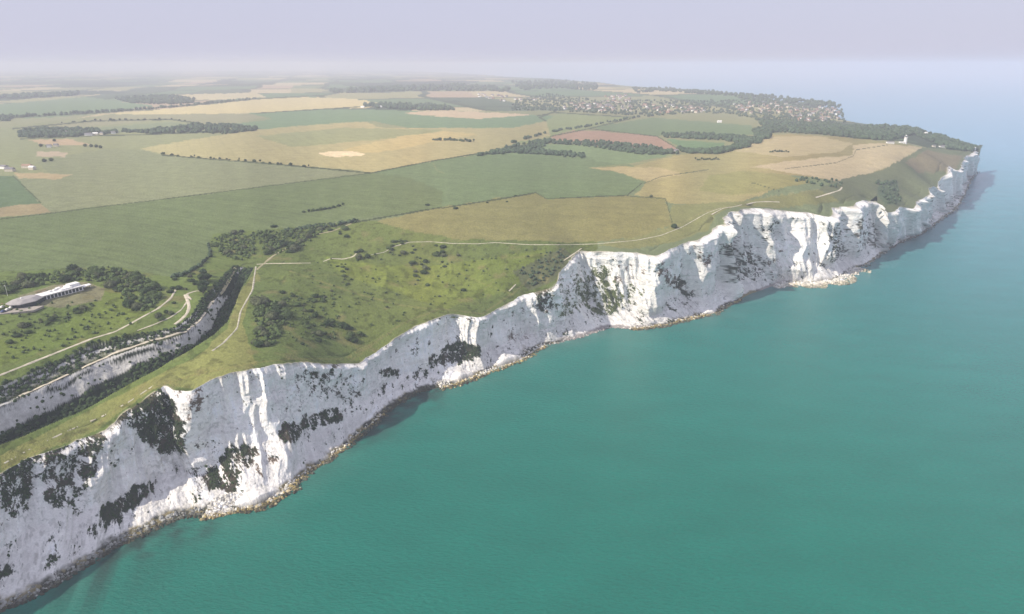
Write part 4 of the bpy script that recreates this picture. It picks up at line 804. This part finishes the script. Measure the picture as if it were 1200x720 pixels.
for x, y, lab, wl, rf, lx in [(77,156.5,'white farmhouse at the left of the long dark wood','white','greyroof',9),(104,159,'long white barn at the lower edge of the long dark wood','white','greyroof',16),(112,158.5,'pale barn right of the long white barn','cream','white',12),(120,158,'small barn at the right end of the farm','cream','greyroof',9),(133,157,'white shed in the tree line between the left woods','white','greyroof',9),
    (5,198,'long pale barn at the left edge beside the dark green field','white','greyroof',15),(12,201,'grey barn below the long pale barn at left edge','cream','greyroof',13),(32,197,'brown roofed barn by the paddock pen at left','cream','brick',14),(38,199,'small pale barn right of the brown roofed one','cream','white',8),(58,173,'white house by the small paddocks','white','greyroof',8),(66,172,'dark roofed house by the small paddocks','cream','greyroof',8),
    (425,126.5,'white roofed barn at the left end of the flat dark wood','white','white',14),(446,126,'low white barn in the flat dark wood','white','white',12),(813,158.5,'white house standing in the wood right of the green field','white','greyroof',8),(843,144,'white house under the long line of trees by the village','white','white',12),(792,179,'small pale house at the corner of the tree belts','cream','greyroof',8),(703,131,'white house in front of the village by the pale green field','white','white',10)]:
    house(x, y, R_.uniform(-.4, .4), lab, wall=wl, roof=rf, lx=lx, ly=7 if lx < 12 else 8, h=4, rh=2.4, name='barn' if 'barn' in lab else ('shed' if 'shed' in lab else 'house'), cat='barn' if 'barn' in lab else ('shed' if 'shed' in lab else 'house'))
VZ = [([(655,120),(690,122),(720,118),(740,126),(745,133),(700,132),(660,128)],62,'house in the left part of the far village'),([(708,112),(735,112),(742,120),(715,122)],22,'house on the village rise below the tan hill field'),
 ([(745,124),(800,124),(830,128),(820,134),(770,133),(750,130)],40,'house in the middle of the far village'),([(858,122),(905,119),(930,122),(925,132),(880,134),(858,130)],46,'house in the right part of the far village'),
 ([(920,124),(960,122),(982,130),(985,144),(960,147),(930,142)],60,'house in the wooded streets above the far bay'),([(560,110),(600,112),(640,116),(630,120),(590,120),(560,116)],26,'house in the hazy hamlet at the upper middle')]
for poly, n, lab in VZ:
    for x, y in sample(poly, n):
        w_, r_ = R_.choice([('white', 'greyroof'), ('white', 'redroof'), ('cream', 'redroof'), ('cream', 'greyroof'), ('brick', 'redroof'), ('brick', 'greyroof'), ('cream', 'redroof')])
        house(x, y, R_.uniform(-1.5, 1.5), lab, 'houses: '+lab[9:], wall=w_, roof=r_, lx=R_.choice([9, 11, 15]), ly=8, h=5.5, rh=3.2)
# ------------------------------------------------------------------ AIR, SKY, SUN, CAMERA
hz_ = bmesh.new(); box(hz_, 0, 20000, -7, 124000, 60000, 7+H+45); hm = bpy.data.materials.new('haze_air'); hm.use_nodes = True; nt = hm.node_tree; nt.nodes.remove(nt.nodes['Principled BSDF'])
pv = nt.nodes.new('ShaderNodeVolumePrincipled'); pv.inputs['Density'].default_value = 1.75e-4; pv.inputs['Color'].default_value = (.76, .785, .90, 1); pv.inputs['Anisotropy'].default_value = 0.0
nt.links.new(pv.outputs[0], nt.nodes['Material Output'].inputs['Volume']); hm.cycles.homogeneous_volume = True if hasattr(hm.cycles, 'homogeneous_volume') else None
o = bmobj('haze', hz_, hm); tag(o, kind='stuff')
SD = np.array([.91, .41]); SD /= np.hypot(*SD); EL = math.radians(39)
tr = Vector((SD[0]*math.cos(EL), SD[1]*math.cos(EL), -math.sin(EL)))
sl = bpy.data.lights.new('sun', 'SUN'); sl.energy = 4.8; sl.angle = math.radians(.53); sl.color = (1, .91, .77); so = bpy.data.objects.new('sun', sl); col.objects.link(so); so.rotation_euler = tr.to_track_quat('-Z', 'Y').to_euler(); so.location = (-200, -100, 400)
w = bpy.data.worlds.new('World'); scene.world = w; w.use_nodes = True; nt = w.node_tree; bg = nt.nodes['Background']
sk = nt.nodes.new('ShaderNodeTexSky'); sk.sky_type = 'NISHITA'; sk.sun_disc = False; sk.sun_elevation = EL; sk.sun_rotation = math.atan2(-SD[0], -SD[1]); sk.altitude = 0; sk.air_density = 1.; sk.dust_density = 2.0; sk.ozone_density = 1.5
tn = nt.nodes.new('ShaderNodeMix'); tn.data_type = 'RGBA'; tn.inputs[0].default_value = .86; tn.inputs[7].default_value = (4.8, 4.8, 6.1, 1); nt.links.new(sk.outputs[0], tn.inputs[6]); nt.links.new(tn.outputs[2], bg.inputs[0]); bg.inputs[1].default_value = .11
cam = bpy.data.cameras.new('camera'); co = bpy.data.objects.new('camera', cam); col.objects.link(co); co.location = (0, 0, H); co.rotation_euler = (math.pi/2-PITCH, 0, 0); cam.sensor_width = 36; cam.lens = 36*F/1200; cam.clip_start = 1; cam.clip_end = 150000; scene.camera = co
scene.view_settings.view_transform = 'Standard'; scene.view_settings.look = 'None'; scene.view_settings.exposure = .27; scene.view_settings.gamma = 1
scene.render.engine = 'CYCLES'; cy = scene.cycles; cy.use_denoising = True; cy.max_bounces = 4; cy.diffuse_bounces = 2; cy.glossy_bounces = 1; cy.volume_bounces = 1; cy.transmission_bounces = 0; cy.sample_clamp_indirect = 4
